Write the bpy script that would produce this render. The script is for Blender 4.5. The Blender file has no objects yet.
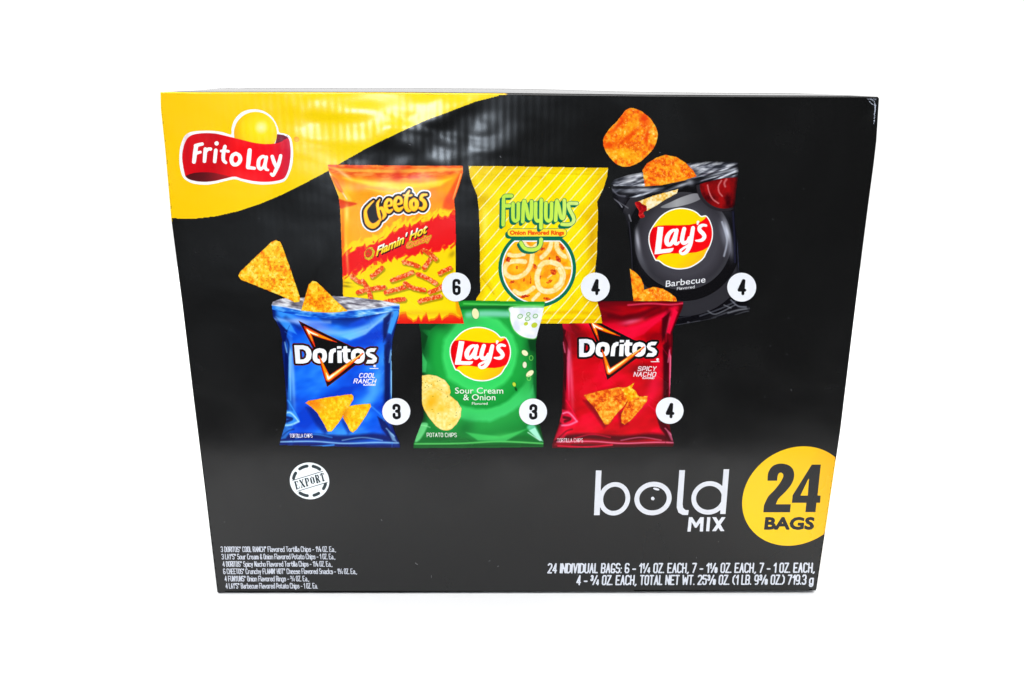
import bpy, math
import numpy as np
from mathutils import Matrix

scene = bpy.context.scene
C = scene.collection
rng = np.random.RandomState(7)

# ------------------------------------------------------------------ panel space
# The printed front of the carton is a flat panel 0.50 m x 0.40 m standing in the plane y = 0.
# Its artwork was traced in photograph units; this rectification takes a traced point to the
# point of the panel (x to the right, z up, in metres) where that bit of ink is printed.
RECT = np.array([[0.0006715812797659744, 5.224183911228664e-06, -0.3506498241305149],
                 [-8.074162115756482e-08, -0.0007733748859361758, 0.4590388831305601],
                 [-8.160264423690097e-06, -0.0003221397798457776, 1.0]])

def to_panel(x, y):
    x = np.asarray(x, float); y = np.asarray(y, float)
    w = RECT[2, 0]*x + RECT[2, 1]*y + RECT[2, 2]
    return ((RECT[0, 0]*x + RECT[0, 1]*y + RECT[0, 2])/w,
            (RECT[1, 0]*x + RECT[1, 1]*y + RECT[1, 2])/w)

def dent(x, y):
    """how far the card bulges out of the plane y = 0 (metres), at a traced point"""
    h = 0.0
    for cx, cy, rx, ry, a, d in DENTS:
        ca, sa = math.cos(math.radians(a)), math.sin(math.radians(a))
        u = ((x-cx)*ca + (y-cy)*sa)/rx; v = (-(x-cx)*sa + (y-cy)*ca)/ry
        h = h + d*np.exp(-(u*u+v*v))
    return h

DENTS = [(360, 118, 60, 14, 20, 0.0006), (395, 150, 14, 60, 25, -0.0005), (450, 112, 30, 9, -28, 0.0005),
         (330, 150, 12, 40, -20, -0.0003), (620, 510, 25, 9, -35, -0.0003), (300, 520, 40, 60, 0, -0.0004),
         (868, 112, 8, 12, 30, -0.0012), (560, 420, 160, 90, 0, 0.0006), (470, 140, 9, 26, 15, -0.0004)]

LAYER = 0.000022

# ------------------------------------------------------------------ colour and noise
def lin(c):
    c = np.asarray(c, float)/255.0
    return np.where(c <= 0.04045, c/12.92, ((c+0.055)/1.055)**2.4)

def vnoise(x, y, seed=0):
    r = np.random.RandomState(seed); T = r.rand(256, 256)
    xi = np.floor(x).astype(int); yi = np.floor(y).astype(int)
    fx = x-xi; fy = y-yi; fx = fx*fx*(3-2*fx); fy = fy*fy*(3-2*fy)
    a = T[xi & 255, yi & 255]; b = T[(xi+1) & 255, yi & 255]; c = T[xi & 255, (yi+1) & 255]; d = T[(xi+1) & 255, (yi+1) & 255]
    return (a*(1-fx)+b*fx)*(1-fy)+(c*(1-fx)+d*fx)*fy

def fbm(x, y, seed=0, o=3):
    s = 0; a = 1; t = 0
    for k in range(o):
        s = s+a*vnoise(x*2**k, y*2**k, seed+k); t += a; a *= .5
    return s/t

def sm(a, b, x):
    t = np.clip((x-a)/(b-a), 0, 1); return t*t*(3-2*t)

def Z(ox, oy, s, pts):
    """enlarged tracing -> photograph units"""
    return [(ox+p[0]/s, oy+p[1]/s)+tuple(p[2:]) for p in pts]

def spline(pts, closed=True, n=8):
    P = np.array(pts, float); N = len(P); out = []
    rngi = range(N) if closed else range(N-1)
    for i in rngi:
        if closed: p0, p1, p2, p3 = P[(i-1) % N], P[i], P[(i+1) % N], P[(i+2) % N]
        else: p0, p1, p2, p3 = P[max(i-1, 0)], P[i], P[i+1], P[min(i+2, N-1)]
        for k in range(n):
            t = k/n
            out.append(0.5*((2*p1)+(-p0+p2)*t+(2*p0-5*p1+4*p2-p3)*t*t+(-p0+3*p1-3*p2+p3)*t**3))
    if not closed: out.append(P[-1])
    return np.array(out)

_txt = {}
def text_loops(s):
    if s in _txt: return _txt[s]
    cu = bpy.data.curves.new('glyphs', 'FONT'); cu.body = s; cu.fill_mode = 'NONE'; cu.resolution_u = 3
    o = bpy.data.objects.new('glyphs', cu); C.objects.link(o)
    dg = bpy.context.evaluated_depsgraph_get(); dg.update()
    m = o.evaluated_get(dg).to_mesh()
    V = np.array([v.co[:2] for v in m.vertices]); nxt = {}
    for e in m.edges:
        a, b = e.vertices; nxt.setdefault(a, []).append(b); nxt.setdefault(b, []).append(a)
    seen = set(); loops = []
    for a in nxt:
        if a in seen: continue
        L = [a]; seen.add(a); cur = a
        while True:
            nn = [q for q in nxt[cur] if q not in seen]
            if not nn: break
            cur = nn[0]; seen.add(cur); L.append(cur)
        if len(L) > 2: loops.append(V[L])
    bpy.data.objects.remove(o); bpy.data.curves.remove(cu)
    x0 = min(l[:, 0].min() for l in loops); x1 = max(l[:, 0].max() for l in loops)
    loops = [np.stack([(l[:, 0]-x0)/(x1-x0), l[:, 1]/0.698], 1) for l in loops]
    _txt[s] = loops
    return loops

# condensed sign-writer's alphabet: pen strokes on a 4 x 8 grid, y downwards, base line at 8
FONT = {'A': "08 20 48|15 35", 'B': "00 08 38 47 45 34 43 41 30 00|04 34", 'C': "41 30 10 01 07 18 38 47", 'D': "00 08 28 47 41 20 00", 'E': "40 00 08 48|04 34", 'F': "40 00 08|04 34",
 'G': "41 30 10 01 07 18 38 47 45 25", 'H': "00 08|40 48|04 44", 'I': "00 08", 'K': "00 08|40 04 48", 'L': "00 08 38", 'M': "08 00 26 36 50 58", 'N': "08 00 48 40", 'O': "10 30 41 47 38 18 07 01 10",
 'P': "08 00 30 41 44 35 05", 'R': "08 00 30 41 43 34 04|24 48", 'S': "41 30 10 01 03 14 34 45 47 38 18 07", 'T': "00 40|20 28", 'U': "00 07 18 38 47 40", 'V': "00 28 40", 'W': "00 18 32 58 60",
 'X': "00 48|40 08", 'Y': "00 24 40|24 28", 'Z': "00 40 08 48", '1': "02 20 28", '2': "01 10 30 41 43 08 48", '3': "01 10 30 41 43 34 24|34 45 47 38 18 07", '4': "38 30 06 46",
 '5': "40 00 03 33 44 47 38 18 07 06", '6': "41 30 10 01 07 18 38 47 45 34 14 05", '7': "00 40 18", '8': "10 30 41 43 34 45 47 38 18 07 05 14 03 01 10|14 34", '9': "44 35 15 04 01 10 30 41 47 38 18",
 'a': "13 33 44 48|45 15 06 07 18 38 46", 'b': "00 08|04 13 33 44 47 38 18 07", 'c': "44 33 13 04 07 18 38 47", 'd': "40 48|44 33 13 04 07 18 38 47", 'e': "05 45 44 33 13 04 07 18 38 47",
 'g': "43 49 3A 1A 09|44 33 13 04 07 18 38 47", 'h': "00 08|04 13 33 44 48", 'i': "03 08|01 01", 'k': "00 08|43 05 48", 'l': "00 08", 'm': "03 08|04 13 23 34 38|34 43 53 64 68", 'n': "03 08|04 13 33 44 48",
 'o': "13 33 44 47 38 18 07 04 13", 'p': "03 0A|04 13 33 44 47 38 18 07", 'r': "03 08|05 13 33", 's': "44 33 13 04 15 35 46 47 38 18 07", 't': "11 17 28 38|03 33", 'u': "03 07 18 38 47|43 48",
 'v': "03 28 43", 'y': "03 28|43 1A", '.': "08 08", ',': "18 09", ':': "04 04|08 08", '-': "05 35", "'": "00 02", '&': "48 12 11 20 31 32 05 07 18 28 46", '(': "20 02 06 28", ')': "00 22 26 08",
 '/': "40 08", '@': "10 30 41 43 34 14 03 01 10"}
FRAC = {'¼': '^1/_4', '⅛': '^1/_8', '¾': '^3/_4', '⅜': '^3/_8'}

def pen_lines(string, gap):
    for k_, v_ in FRAC.items(): string = string.replace(k_, v_)
    x = 0.0; out = []; i = 0
    while i < len(string):
        ch = string[i]; i += 1
        if ch == ' ': x += 2.4+gap*.4; continue
        sc, dy = 1.0, 0.0
        if ch == '^': ch = string[i]; i += 1; sc, dy = .52, 0
        elif ch == '_': ch = string[i]; i += 1; sc, dy = .52, 3.85
        if ch == '®': ch = '@'; sc = .55
        wmax = 0
        for part in FONT[ch].split('|'):
            P = [(int(q[0], 16), int(q[1], 16)) for q in part.split()]
            wmax = max(wmax, max(q[0] for q in P))
            out.append([(x+q[0]*sc, 1-(q[1]*sc+dy)/8) for q in P])
        g_ = gap*.45 if ch == '/' or (i < len(string) and string[i] in '/_') else gap
        if ch == '/': x -= 0.6
        x += wmax*sc+g_
    x -= gap
    return [[(a/x, b_) for a, b_ in l] for l in out]

def up(x, y, h):
    """the panel's vertical, h photograph units long, at a traced point"""
    return ((x-495.0)/(3086.0-y)*h, -h)

# ------------------------------------------------------------------ canvas: ink on a fine grid
class Canvas:
    def __init__(s, x0, y0, x1, y1, S, col=(128, 128, 128)):
        s.S = S; s.nx = int((x1-x0)*S)+1; s.ny = int((y1-y0)*S)+1
        s.xs = x0+np.arange(s.nx)/S; s.ys = y0+np.arange(s.ny)/S
        s.X, s.Y = np.meshgrid(s.xs, s.ys)
        s.rgb = np.empty((s.ny, s.nx, 3)); s.rgb[:] = col
    def win(s, x0, y0, x1, y1):
        i0 = max(int((x0-s.xs[0])*s.S), 0); i1 = min(int((x1-s.xs[0])*s.S)+2, s.nx)
        j0 = max(int((y0-s.ys[0])*s.S), 0); j1 = min(int((y1-s.ys[0])*s.S)+2, s.ny)
        return slice(j0, max(j1, j0)), slice(i0, max(i1, i0))
    def loops(s, L, far=6.0, warp=None):
        D = np.full(s.X.shape, far); I = np.zeros(s.X.shape, bool)
        for P in L:
            P = np.asarray(P, float)[:, :2]
            w = s.win(P[:, 0].min()-far, P[:, 1].min()-far, P[:, 0].max()+far, P[:, 1].max()+far)
            X = s.X[w]; Y = s.Y[w]
            if X.size == 0: continue
            if warp is not None: X = X+warp[0][w]; Y = Y+warp[1][w]
            d = np.full(X.shape, far*far); ins = np.zeros(X.shape, bool)
            for a, b in zip(P, np.roll(P, -1, 0)):
                e = b-a; l2 = e@e
                if l2 < 1e-14: continue
                t = np.clip(((X-a[0])*e[0]+(Y-a[1])*e[1])/l2, 0, 1)
                d = np.minimum(d, (X-a[0]-t*e[0])**2+(Y-a[1]-t*e[1])**2)
                if a[1] != b[1]:
                    ins ^= ((a[1] > Y) != (b[1] > Y)) & (X < e[0]*(Y-a[1])/e[1]+a[0])
            D[w] = np.minimum(D[w], np.sqrt(d)); I[w] ^= ins
        return np.where(I, -D, D)
    def poly(s, pts, smooth=False, warp=None, far=6.0):
        P = spline(pts) if smooth else np.array([p[:2] for p in pts], float)
        return s.loops([P], far, warp)
    def stroke(s, pts, r=None, smooth=True, far=6.0):
        P = np.array([p if len(p) > 2 else (p[0], p[1], r) for p in pts], float)
        if smooth and len(P) > 2: P = spline(P, False, 6)
        D = np.full(s.X.shape, far)
        for a, b in zip(P[:-1], P[1:]):
            m = max(a[2], b[2])+far
            w = s.win(min(a[0], b[0])-m, min(a[1], b[1])-m, max(a[0], b[0])+m, max(a[1], b[1])+m)
            X = s.X[w]; Y = s.Y[w]; e = b[:2]-a[:2]; l2 = max(e@e, 1e-12)
            t = np.clip(((X-a[0])*e[0]+(Y-a[1])*e[1])/l2, 0, 1)
            D[w] = np.minimum(D[w], np.hypot(X-a[0]-t*e[0], Y-a[1]-t*e[1])-(a[2]*(1-t)+b[2]*t))
        return D
    def strokes(s, LL, r=None, smooth=True):
        D = np.full(s.X.shape, 6.0)
        for l in LL: D = np.minimum(D, s.stroke(l, r, smooth))
        return D
    def ell(s, cx, cy, rx, ry, a=0, shear=0):
        ca, sa = math.cos(math.radians(a)), math.sin(math.radians(a))
        x = s.X-cx-shear*(s.Y-cy); y = s.Y-cy
        u = x*ca+y*sa; v = -x*sa+y*ca
        k0 = np.hypot(u/rx, v/ry); k1 = np.hypot(u/rx**2, v/ry**2)+1e-9
        return np.clip(k0*(k0-1)/k1, -50, 50)
    def text(s, string, o, xv, yv, bold=0.0):
        L = []
        for l in text_loops(string):
            L.append(np.stack([o[0]+l[:, 0]*xv[0]+l[:, 1]*yv[0], o[1]+l[:, 0]*xv[1]+l[:, 1]*yv[1]], 1))
        return s.loops(L, far=3.0)-bold
    def pen(s, string, o, xv, yv, r, gap=2.0):
        """text in the stroke alphabet with a pen of radius r"""
        return s.strokes([[(o[0]+a*xv[0]+b_*yv[0], o[1]+a*xv[1]+b_*yv[1], r) for a, b_ in l] for l in pen_lines(string, gap)], None, False)
    def fill(s, d, col, op=1.0, soft=0.0):
        a = np.clip(0.5-d*s.S/1.3, 0, 1) if soft <= 0 else 1-sm(-soft, soft, d)
        a = (a*op)[..., None]
        s.rgb = s.rgb*(1-a)+np.asarray(col, float)*a
    def blob(s, cx, cy, rx, ry, ang, col, op):
        ca, sa = math.cos(math.radians(ang)), math.sin(math.radians(ang))
        u = ((s.X-cx)*ca+(s.Y-cy)*sa)/rx; v = (-(s.X-cx)*sa+(s.Y-cy)*ca)/ry
        a = (op*np.exp(-(u*u+v*v)))[..., None]
        s.rgb = s.rgb*(1-a)+np.asarray(col, float)*a
    def ramp(s, t, stops):
        ts = [q[0] for q in stops]; cs = np.array([q[1] for q in stops], float)
        return np.stack([np.interp(t, ts, cs[:, k]) for k in range(3)], -1)
    def build(s, name, d, layer, parent, mat, label=None):
        ins = d < 0
        cell = ins[:-1, :-1] | ins[1:, :-1] | ins[:-1, 1:] | ins[1:, 1:]
        used = np.zeros_like(ins)
        used[:-1, :-1] |= cell; used[1:, :-1] |= cell; used[:-1, 1:] |= cell; used[1:, 1:] |= cell
        gy, gx = np.gradient(d, 1.0/s.S)
        g2 = np.maximum(gx*gx+gy*gy, .6)
        mv = np.where(used & (d > 0), np.minimum(d, 1.5/s.S)/g2, 0)
        X = s.X-gx*mv; Y = s.Y-gy*mv
        idx = np.full(ins.shape, -1); idx[used] = np.arange(used.sum())
        px, pz = to_panel(X[used], Y[used])
        py = -(dent(X[used], Y[used])+layer*LAYER)
        co = np.stack([px, py, pz], 1).astype(np.float32)
        q = np.stack([idx[:-1, :-1][cell], idx[1:, :-1][cell], idx[1:, 1:][cell], idx[:-1, 1:][cell]], 1)
        # seen from -y with z up: (left top, left bottom, right bottom, right top) is counter-clockwise
        me = bpy.data.meshes.new(name)
        me.vertices.add(len(co)); me.vertices.foreach_set('co', co.ravel())
        me.loops.add(q.size); me.loops.foreach_set('vertex_index', q.ravel().astype(np.int32))
        me.polygons.add(len(q)); me.polygons.foreach_set('loop_start', np.arange(0, q.size, 4, dtype=np.int32))
        me.polygons.foreach_set('use_smooth', np.ones(len(q), bool))
        me.update(calc_edges=True)
        at = me.color_attributes.new('Col', 'FLOAT_COLOR', 'POINT')
        rgba = np.ones((len(co), 4), np.float32); rgba[:, :3] = lin(np.clip(s.rgb[used], 0, 255))
        at.data.foreach_set('color', rgba.ravel())
        me.materials.append(mat)
        o = bpy.data.objects.new(name, me); C.objects.link(o); o.parent = parent
        if label: o['label'] = label
        return o

# ------------------------------------------------------------------ materials
def new_mat(name):
    m = bpy.data.materials.new(name); m.use_nodes = True
    return m, m.node_tree, m.node_tree.nodes['Principled BSDF']

def card_bump(nt, bs, strength=1.0):
    """corrugated board under varnished film: fluting, creases in the stretched film, orange peel"""
    N = nt.nodes; L = nt.links
    tc = N.new('ShaderNodeTexCoord')
    def math_(op, a, b=None):
        n = N.new('ShaderNodeMath'); n.operation = op
        for i, v in enumerate((a, b)):
            if v is None: continue
            if isinstance(v, (int, float)): n.inputs[i].default_value = v
            else: L.new(v, n.inputs[i])
        return n.outputs[0]
    def mapped(sc, rot=(0, 0, 0)):
        m = N.new('ShaderNodeMapping'); m.inputs['Scale'].default_value = sc; m.inputs['Rotation'].default_value = rot
        L.new(tc.outputs['Object'], m.inputs['Vector']); return m.outputs[0]
    wv = N.new('ShaderNodeTexWave'); wv.wave_type = 'BANDS'; wv.bands_direction = 'X'
    wv.inputs['Scale'].default_value = 60; wv.inputs['Distortion'].default_value = 3.0; wv.inputs['Detail Scale'].default_value = 0.3
    L.new(mapped((1, 1, 0.3)), wv.inputs['Vector'])
    crease = N.new('ShaderNodeTexNoise'); crease.inputs['Scale'].default_value = 1; crease.inputs['Detail'].default_value = 1.2
    crease.inputs['Distortion'].default_value = 0.25
    L.new(mapped((20, 1, 38), (0, math.radians(-24), 0)), crease.inputs['Vector'])
    peel = N.new('ShaderNodeTexNoise'); peel.inputs['Scale'].default_value = 900; peel.inputs['Detail'].default_value = 1
    L.new(tc.outputs['Object'], peel.inputs['Vector'])
    # the film is wrinkled only where it was stretched over the upper left of the panel
    sep = N.new('ShaderNodeSeparateXYZ'); L.new(tc.outputs['Object'], sep.inputs[0])
    dx = math_('DIVIDE', math_('ADD', sep.outputs[0], 0.090), 0.105)
    dz = math_('DIVIDE', math_('ADD', sep.outputs[2], -0.376), 0.046)
    r2 = math_('ADD', math_('MULTIPLY', dx, dx), math_('MULTIPLY', dz, dz))
    zone = math_('POWER', 2.718, math_('MULTIPLY', r2, -1.0))
    h = math_('ADD', math_('MULTIPLY', wv.outputs['Fac'], math_('ADD', math_('MULTIPLY', zone, 0.00003), 0.000005)),
              math_('MULTIPLY', crease.outputs['Fac'], math_('ADD', math_('MULTIPLY', zone, 0.0042), 0.00005)))
    h = math_('ADD', h, math_('MULTIPLY', peel.outputs['Fac'], 0.000008))
    b = N.new('ShaderNodeBump'); b.inputs['Strength'].default_value = strength; b.inputs['Distance'].default_value = 1.0
    L.new(h, b.inputs['Height']); L.new(b.outputs[0], bs.inputs['Normal'])

def ink_mat(name, rough=0.3, spec=0.5):
    m, nt, bs = new_mat(name)
    a = nt.nodes.new('ShaderNodeAttribute'); a.attribute_name = 'Col'
    nt.links.new(a.outputs['Color'], bs.inputs['Base Color'])
    bs.inputs['Specular IOR Level'].default_value = spec
    N = nt.nodes; tc = N.new('ShaderNodeTexCoord'); sm_ = N.new('ShaderNodeTexNoise'); mr = N.new('ShaderNodeMapRange')
    sm_.inputs['Scale'].default_value = 14; sm_.inputs['Detail'].default_value = 5; sm_.inputs['Distortion'].default_value = .8
    nt.links.new(tc.outputs['Object'], sm_.inputs['Vector']); nt.links.new(sm_.outputs['Fac'], mr.inputs['Value'])
    mr.inputs['From Min'].default_value = .3; mr.inputs['From Max'].default_value = .7
    mr.inputs['To Min'].default_value = rough-.05; mr.inputs['To Max'].default_value = rough+.10
    nt.links.new(mr.outputs[0], bs.inputs['Roughness'])
    card_bump(nt, bs)
    return m

INK = ink_mat('varnished_print', 0.20, 0.34)

# ------------------------------------------------------------------ carton
carton = bpy.data.objects.new('snack_carton', None); C.objects.link(carton)
carton['label'] = 'large glossy black cardboard carton of snack bags with a yellow corner and printed bag pictures'
carton['category'] = 'box'

TOPE = [(159.8, 92.3), (162, 92.0), (200, 92.4), (300, 92.4), (400, 92.6), (500, 93.5), (640, 95.1), (740, 95.8), (860, 96.3), (878.3, 96.7)]
RGT = [(879.7, 98.5), (877.0, 141), (874.2, 165), (869.2, 202), (863, 250), (852.5, 335), (841, 430), (829, 510), (817, 589)]
BOT = [(815.8, 591.2), (700, 592), (540, 592.6), (370, 593.2), (226, 593.1), (219, 593.9)]
LFT = [(216.8, 592.5), (205, 494), (193, 398), (182, 306), (170.6, 218.4), (164.6, 150), (160.2, 109)]
OUT = TOPE+RGT+BOT+LFT

def densify(P, step):
    P = np.array(P, float); out = []
    for a, b in zip(P, np.roll(P, -1, 0)):
        n = max(1, int(np.hypot(*(b-a))/step))
        for k in range(n): out.append(a+(b-a)*k/n)
    return np.array(out)

YEL_EDGE = [(506, 94.5), (475, 102.4), (446, 113.6), (428, 120), (396, 134.5), (364.6, 150), (342.7, 162.5), (328, 171.7), (303.7, 184.4),
            (281.7, 195.4), (259.8, 204.6), (237.8, 211.8), (215.9, 216.9), (194, 219.3), (171.5, 218.9), (160, 217)]

def make_body():
    P = densify(OUT, 4); N = len(P)
    # smooth the outline a little at its corners, keep it otherwise
    px, pz = to_panel(P[:, 0], P[:, 1]); pz = np.maximum(pz, 0.0)
    Q = np.stack([px, pz], 1)
    t = np.roll(Q, -1, 0)-np.roll(Q, 1, 0); t /= np.linalg.norm(t, axis=1)[:, None]
    nrm = np.stack([-t[:, 1], t[:, 0]], 1)
    if ((Q-Q.mean(0))*nrm).sum() < 0: nrm = -nrm
    hgt = dent(P[:, 0], P[:, 1])
    rad = 0.0011
    rings = []
    for k in range(5):
        a = k/4*math.pi/2
        ins = rad*(1-math.sin(a)); y = rad*(1-math.cos(a))
        q = Q-nrm*ins
        rings.append(np.stack([q[:, 0], y+0.00008-hgt*math.cos(a), np.maximum(q[:, 1], 0)], 1))
    for y in (0.03, 0.1, 0.197):
        q = Q.copy(); rings.append(np.stack([q[:, 0], np.full(N, y), q[:, 1]], 1))
    q = Q-nrm*0.002; rings.append(np.stack([q[:, 0], np.full(N, 0.2), np.maximum(q[:, 1], 0)], 1))
    V = np.concatenate(rings); F = []; col = []
    K = len(rings)
    for r in range(K-1):
        for i in range(N):
            j = (i+1) % N; F.append((r*N+i, r*N+j, (r+1)*N+j, (r+1)*N+i))
    F.append(tuple(range((K-1)*N, K*N)))
    me = bpy.data.meshes.new('carton_body'); me.from_pydata([tuple(v) for v in V], [], F); me.update()
    import bmesh
    bm = bmesh.new(); bm.from_mesh(me); bmesh.ops.recalc_face_normals(bm, faces=bm.faces)
    # open front ring: make sure the shell faces outwards
    f = min(bm.faces, key=lambda f: f.calc_center_median().z)
    if f.normal.z > 0: bmesh.ops.reverse_faces(bm, faces=bm.faces)
    bm.to_mesh(me); bm.free()
    base = np.tile(lin(BLACK), (len(V), 1))
    for r in range(K):
        for i in range(N):
            x, y = P[i]
            if (y < 219 and x < 300) or (x < 505 and y < 95): base[r*N+i] = lin((255, 205, 10))
            if x > 820 and 459 < y < 533: base[r*N+i] = lin((255, 196, 10))
    at = me.color_attributes.new('Col', 'FLOAT_COLOR', 'POINT')
    rgba = np.ones((len(V), 4), np.float32); rgba[:, :3] = base
    at.data.foreach_set('color', rgba.ravel())
    for p in me.polygons: p.use_smooth = True
    me.materials.append(BODY)
    o = bpy.data.objects.new('carton_body', me); C.objects.link(o); o.parent = carton
    return o

BLACK = (20, 20, 20)
BODY = ink_mat('varnished_black_card', 0.20, 0.34)
make_body()

def sheet(name, xs, ys, zf, mat, parent, thick=0.0):
    V = [(x, y, zf(x, y)) for y in ys for x in xs]; nx = len(xs)
    F = [(j*nx+i, j*nx+i+1, (j+1)*nx+i+1, (j+1)*nx+i) for j in range(len(ys)-1) for i in range(nx-1)]
    me = bpy.data.meshes.new(name); me.from_pydata(V, [], F); me.update()
    for p in me.polygons: p.use_smooth = True
    me.materials.append(mat)
    o = bpy.data.objects.new(name, me); C.objects.link(o); o.parent = parent
    if thick:
        md = o.modifiers.new('thick', 'SOLIDIFY'); md.thickness = thick; md.offset = -1
    return o

m, nt, bs = new_mat('black_flap_card')
bs.inputs['Base Color'].default_value = (.012, .012, .013, 1); bs.inputs['Roughness'].default_value = .14
nz = nt.nodes.new('ShaderNodeTexNoise'); nz.inputs['Scale'].default_value = 30; nz.inputs['Detail'].default_value = 4
bmp = nt.nodes.new('ShaderNodeBump'); bmp.inputs['Distance'].default_value = .0004; bmp.inputs['Strength'].default_value = .3
nt.links.new(nz.outputs['Fac'], bmp.inputs['Height']); nt.links.new(bmp.outputs[0], bs.inputs['Normal'])
FLAP = m
m, nt, bs = new_mat('clear_tape')
bs.inputs['Base Color'].default_value = (.75, .74, .70, 1); bs.inputs['Roughness'].default_value = .15
bs.inputs['Alpha'].default_value = .45
TAPE = m

def top_z(x):   # the carton's top edge, slightly worn down to the right
    xs = np.linspace(159.8, 878.3, 60); yy = np.interp(xs, [p[0] for p in TOPE], [p[1] for p in TOPE])
    a, b = to_panel(xs, yy); return float(np.interp(x, a, b))

def flap_h(x, y):
    u = np.clip((y-0.001)/0.099, 0, 1)
    w = 0.0016*(1-sm(-0.02, 0.17, x))+0.0002
    w *= float(sm(-0.247, -0.225, x))*float(1-sm(0.235, 0.2465, x))
    w *= 0.85+0.3*vnoise(np.array(x*30+50), np.array(0.0), 3)
    return top_z(x)+0.0004+w*math.sin(min(1, u*1.2)*math.pi*0.62)
xsf = np.linspace(-0.2475, 0.2475, 120)
sheet('top_flap', xsf, np.linspace(0.0012, 0.0985, 24), lambda x, y: flap_h(x, y), FLAP, carton)
sheet('top_flap', xsf, np.linspace(0.1015, 0.1990, 24), lambda x, y: flap_h(x, 0.2002-y), FLAP, carton)
sheet('packing_tape', np.linspace(-0.2475, 0.2475, 90), np.linspace(0.07, 0.13, 9), lambda x, y: max(flap_h(x, min(y, 0.0985)), flap_h(x, min(0.2002-y, 0.0985)))+0.0006, TAPE, carton)

# ---- black front panel
c = Canvas(158, 90, 882, 596, 1.0, BLACK)
PX, PZ = to_panel(*np.array(densify(OUT, 4)).T)
def inset_outline(w=1.25):
    P = densify(OUT, 4); px, pz = to_panel(P[:, 0], P[:, 1])
    t = np.roll(P, -1, 0)-np.roll(P, 1, 0); t /= np.linalg.norm(t, axis=1)[:, None]
    n = np.stack([-t[:, 1], t[:, 0]], 1)
    if ((P-P.mean(0))*n).sum() < 0: n = -n
    return P-n*w
INS = inset_outline(); INK_EDGE = inset_outline(.85)
pan = c.loops([INS], far=8)
k = (fbm(c.X/60, c.Y/60, 5)-.5)*5
c.rgb += k[..., None]
c.build('front_panel', pan, 0, carton, INK)

# ---- yellow corner
c = Canvas(158, 90, 510, 222, 1.5, (255, 207, 0))
c.rgb[:] = c.ramp((c.X-160)/300+fbm(c.X/50, c.Y/50, 9)*.15, [(0, (254, 197, 0)), (.35, (254, 208, 0)), (.7, (254, 218, 0)), (1, (254, 222, 0))])
yp = c.poly(YEL_EDGE+[(150, 217), (150, 85), (512, 85), (512, 92)], far=8)
d = np.maximum(yp, c.loops([INK_EDGE], far=8))
c.fill(c.text('®', (294.2, 141.6), (5, 0), up(296, 140, 4.6), .12), (240, 130, 30))
c.build('yellow_corner_print', d, 1, carton, INK)

# ---- red ribbon logo in the corner
A = lambda p: Z(175, 105, 8, p)
c = Canvas(177, 107, 295, 187, 4, (250, 250, 250))
outer = c.poly(A([(35, 430), (42, 340), (65, 270), (95, 232), (140, 213), (220, 206), (300, 206), (380, 217), (440, 236), (453, 225), (453, 190), (470, 130), (510, 78), (560, 46), (630, 34),
                  (700, 45), (760, 80), (800, 130), (825, 185), (836, 220), (880, 230), (920, 252), (938, 300), (945, 380), (940, 470), (915, 550), (885, 600), (850, 620), (780, 633), (700, 637),
                  (620, 629), (540, 611), (478, 594), (400, 609), (320, 629), (240, 638), (150, 629), (95, 605), (60, 570), (40, 500)]), True)
sun = c.ell(175+644/8, 105+227/8, 172/8, 172/8)
t = np.hypot(c.X-(175+690/8), c.Y-(105+180/8))/24
c.fill(sun, c.ramp(t, [(0, (255, 245, 170)), (.18, (255, 238, 110)), (.32, (255, 228, 20)), (.8, (255, 214, 0)), (1.2, (250, 170, 10))]))
rib = c.poly(A([(58, 430), (65, 350), (85, 290), (110, 257), (150, 236), (230, 225), (320, 228), (400, 245), (470, 262), (560, 285), (640, 303), (720, 312), (800, 308), (850, 293), (905, 266), (922, 330),
                (925, 400), (915, 480), (895, 550), (865, 590), (800, 608), (720, 615), (630, 608), (540, 590), (478, 573), (400, 588), (320, 607), (230, 614), (150, 605), (100, 586), (78, 550)]), True)
t = (c.X-182)/110
c.fill(c.poly(A([(818, 233), (870, 240), (908, 262), (900, 285), (800, 320), (812, 270)])), (120, 10, 45))
for q in range(60):
    c.blob(277+rng.rand()*11, 135.5+rng.rand()*7, .4, .4, 0, (60, 0, 25) if q % 2 else (160, 60, 70), .5)
ribc = c.ramp(t, [(0, (225, 5, 20)), (.3, (205, 0, 18)), (.5, (250, 10, 20)), (.8, (250, 0, 25)), (1, (205, 25, 60))])
c.fill(rib, ribc)
fold = c.poly(A([(83, 572), (130, 549), (200, 538), (290, 540), (370, 556), (442, 576), (380, 592), (300, 610), (230, 615), (150, 606), (100, 588)]), True)
c.fill(np.maximum(fold, rib), c.ramp(t, [(0, (75, 10, 15)), (.2, (95, 12, 20)), (.4, (170, 20, 30)), (.5, (190, 20, 30))]))
c.blob(187, 150, 3, 18, 0, (150, 0, 15), .25)
logo = c.build('ribbon_logo', outer, 3, carton, INK, 'red ribbon logo with a yellow sun above it')
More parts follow.
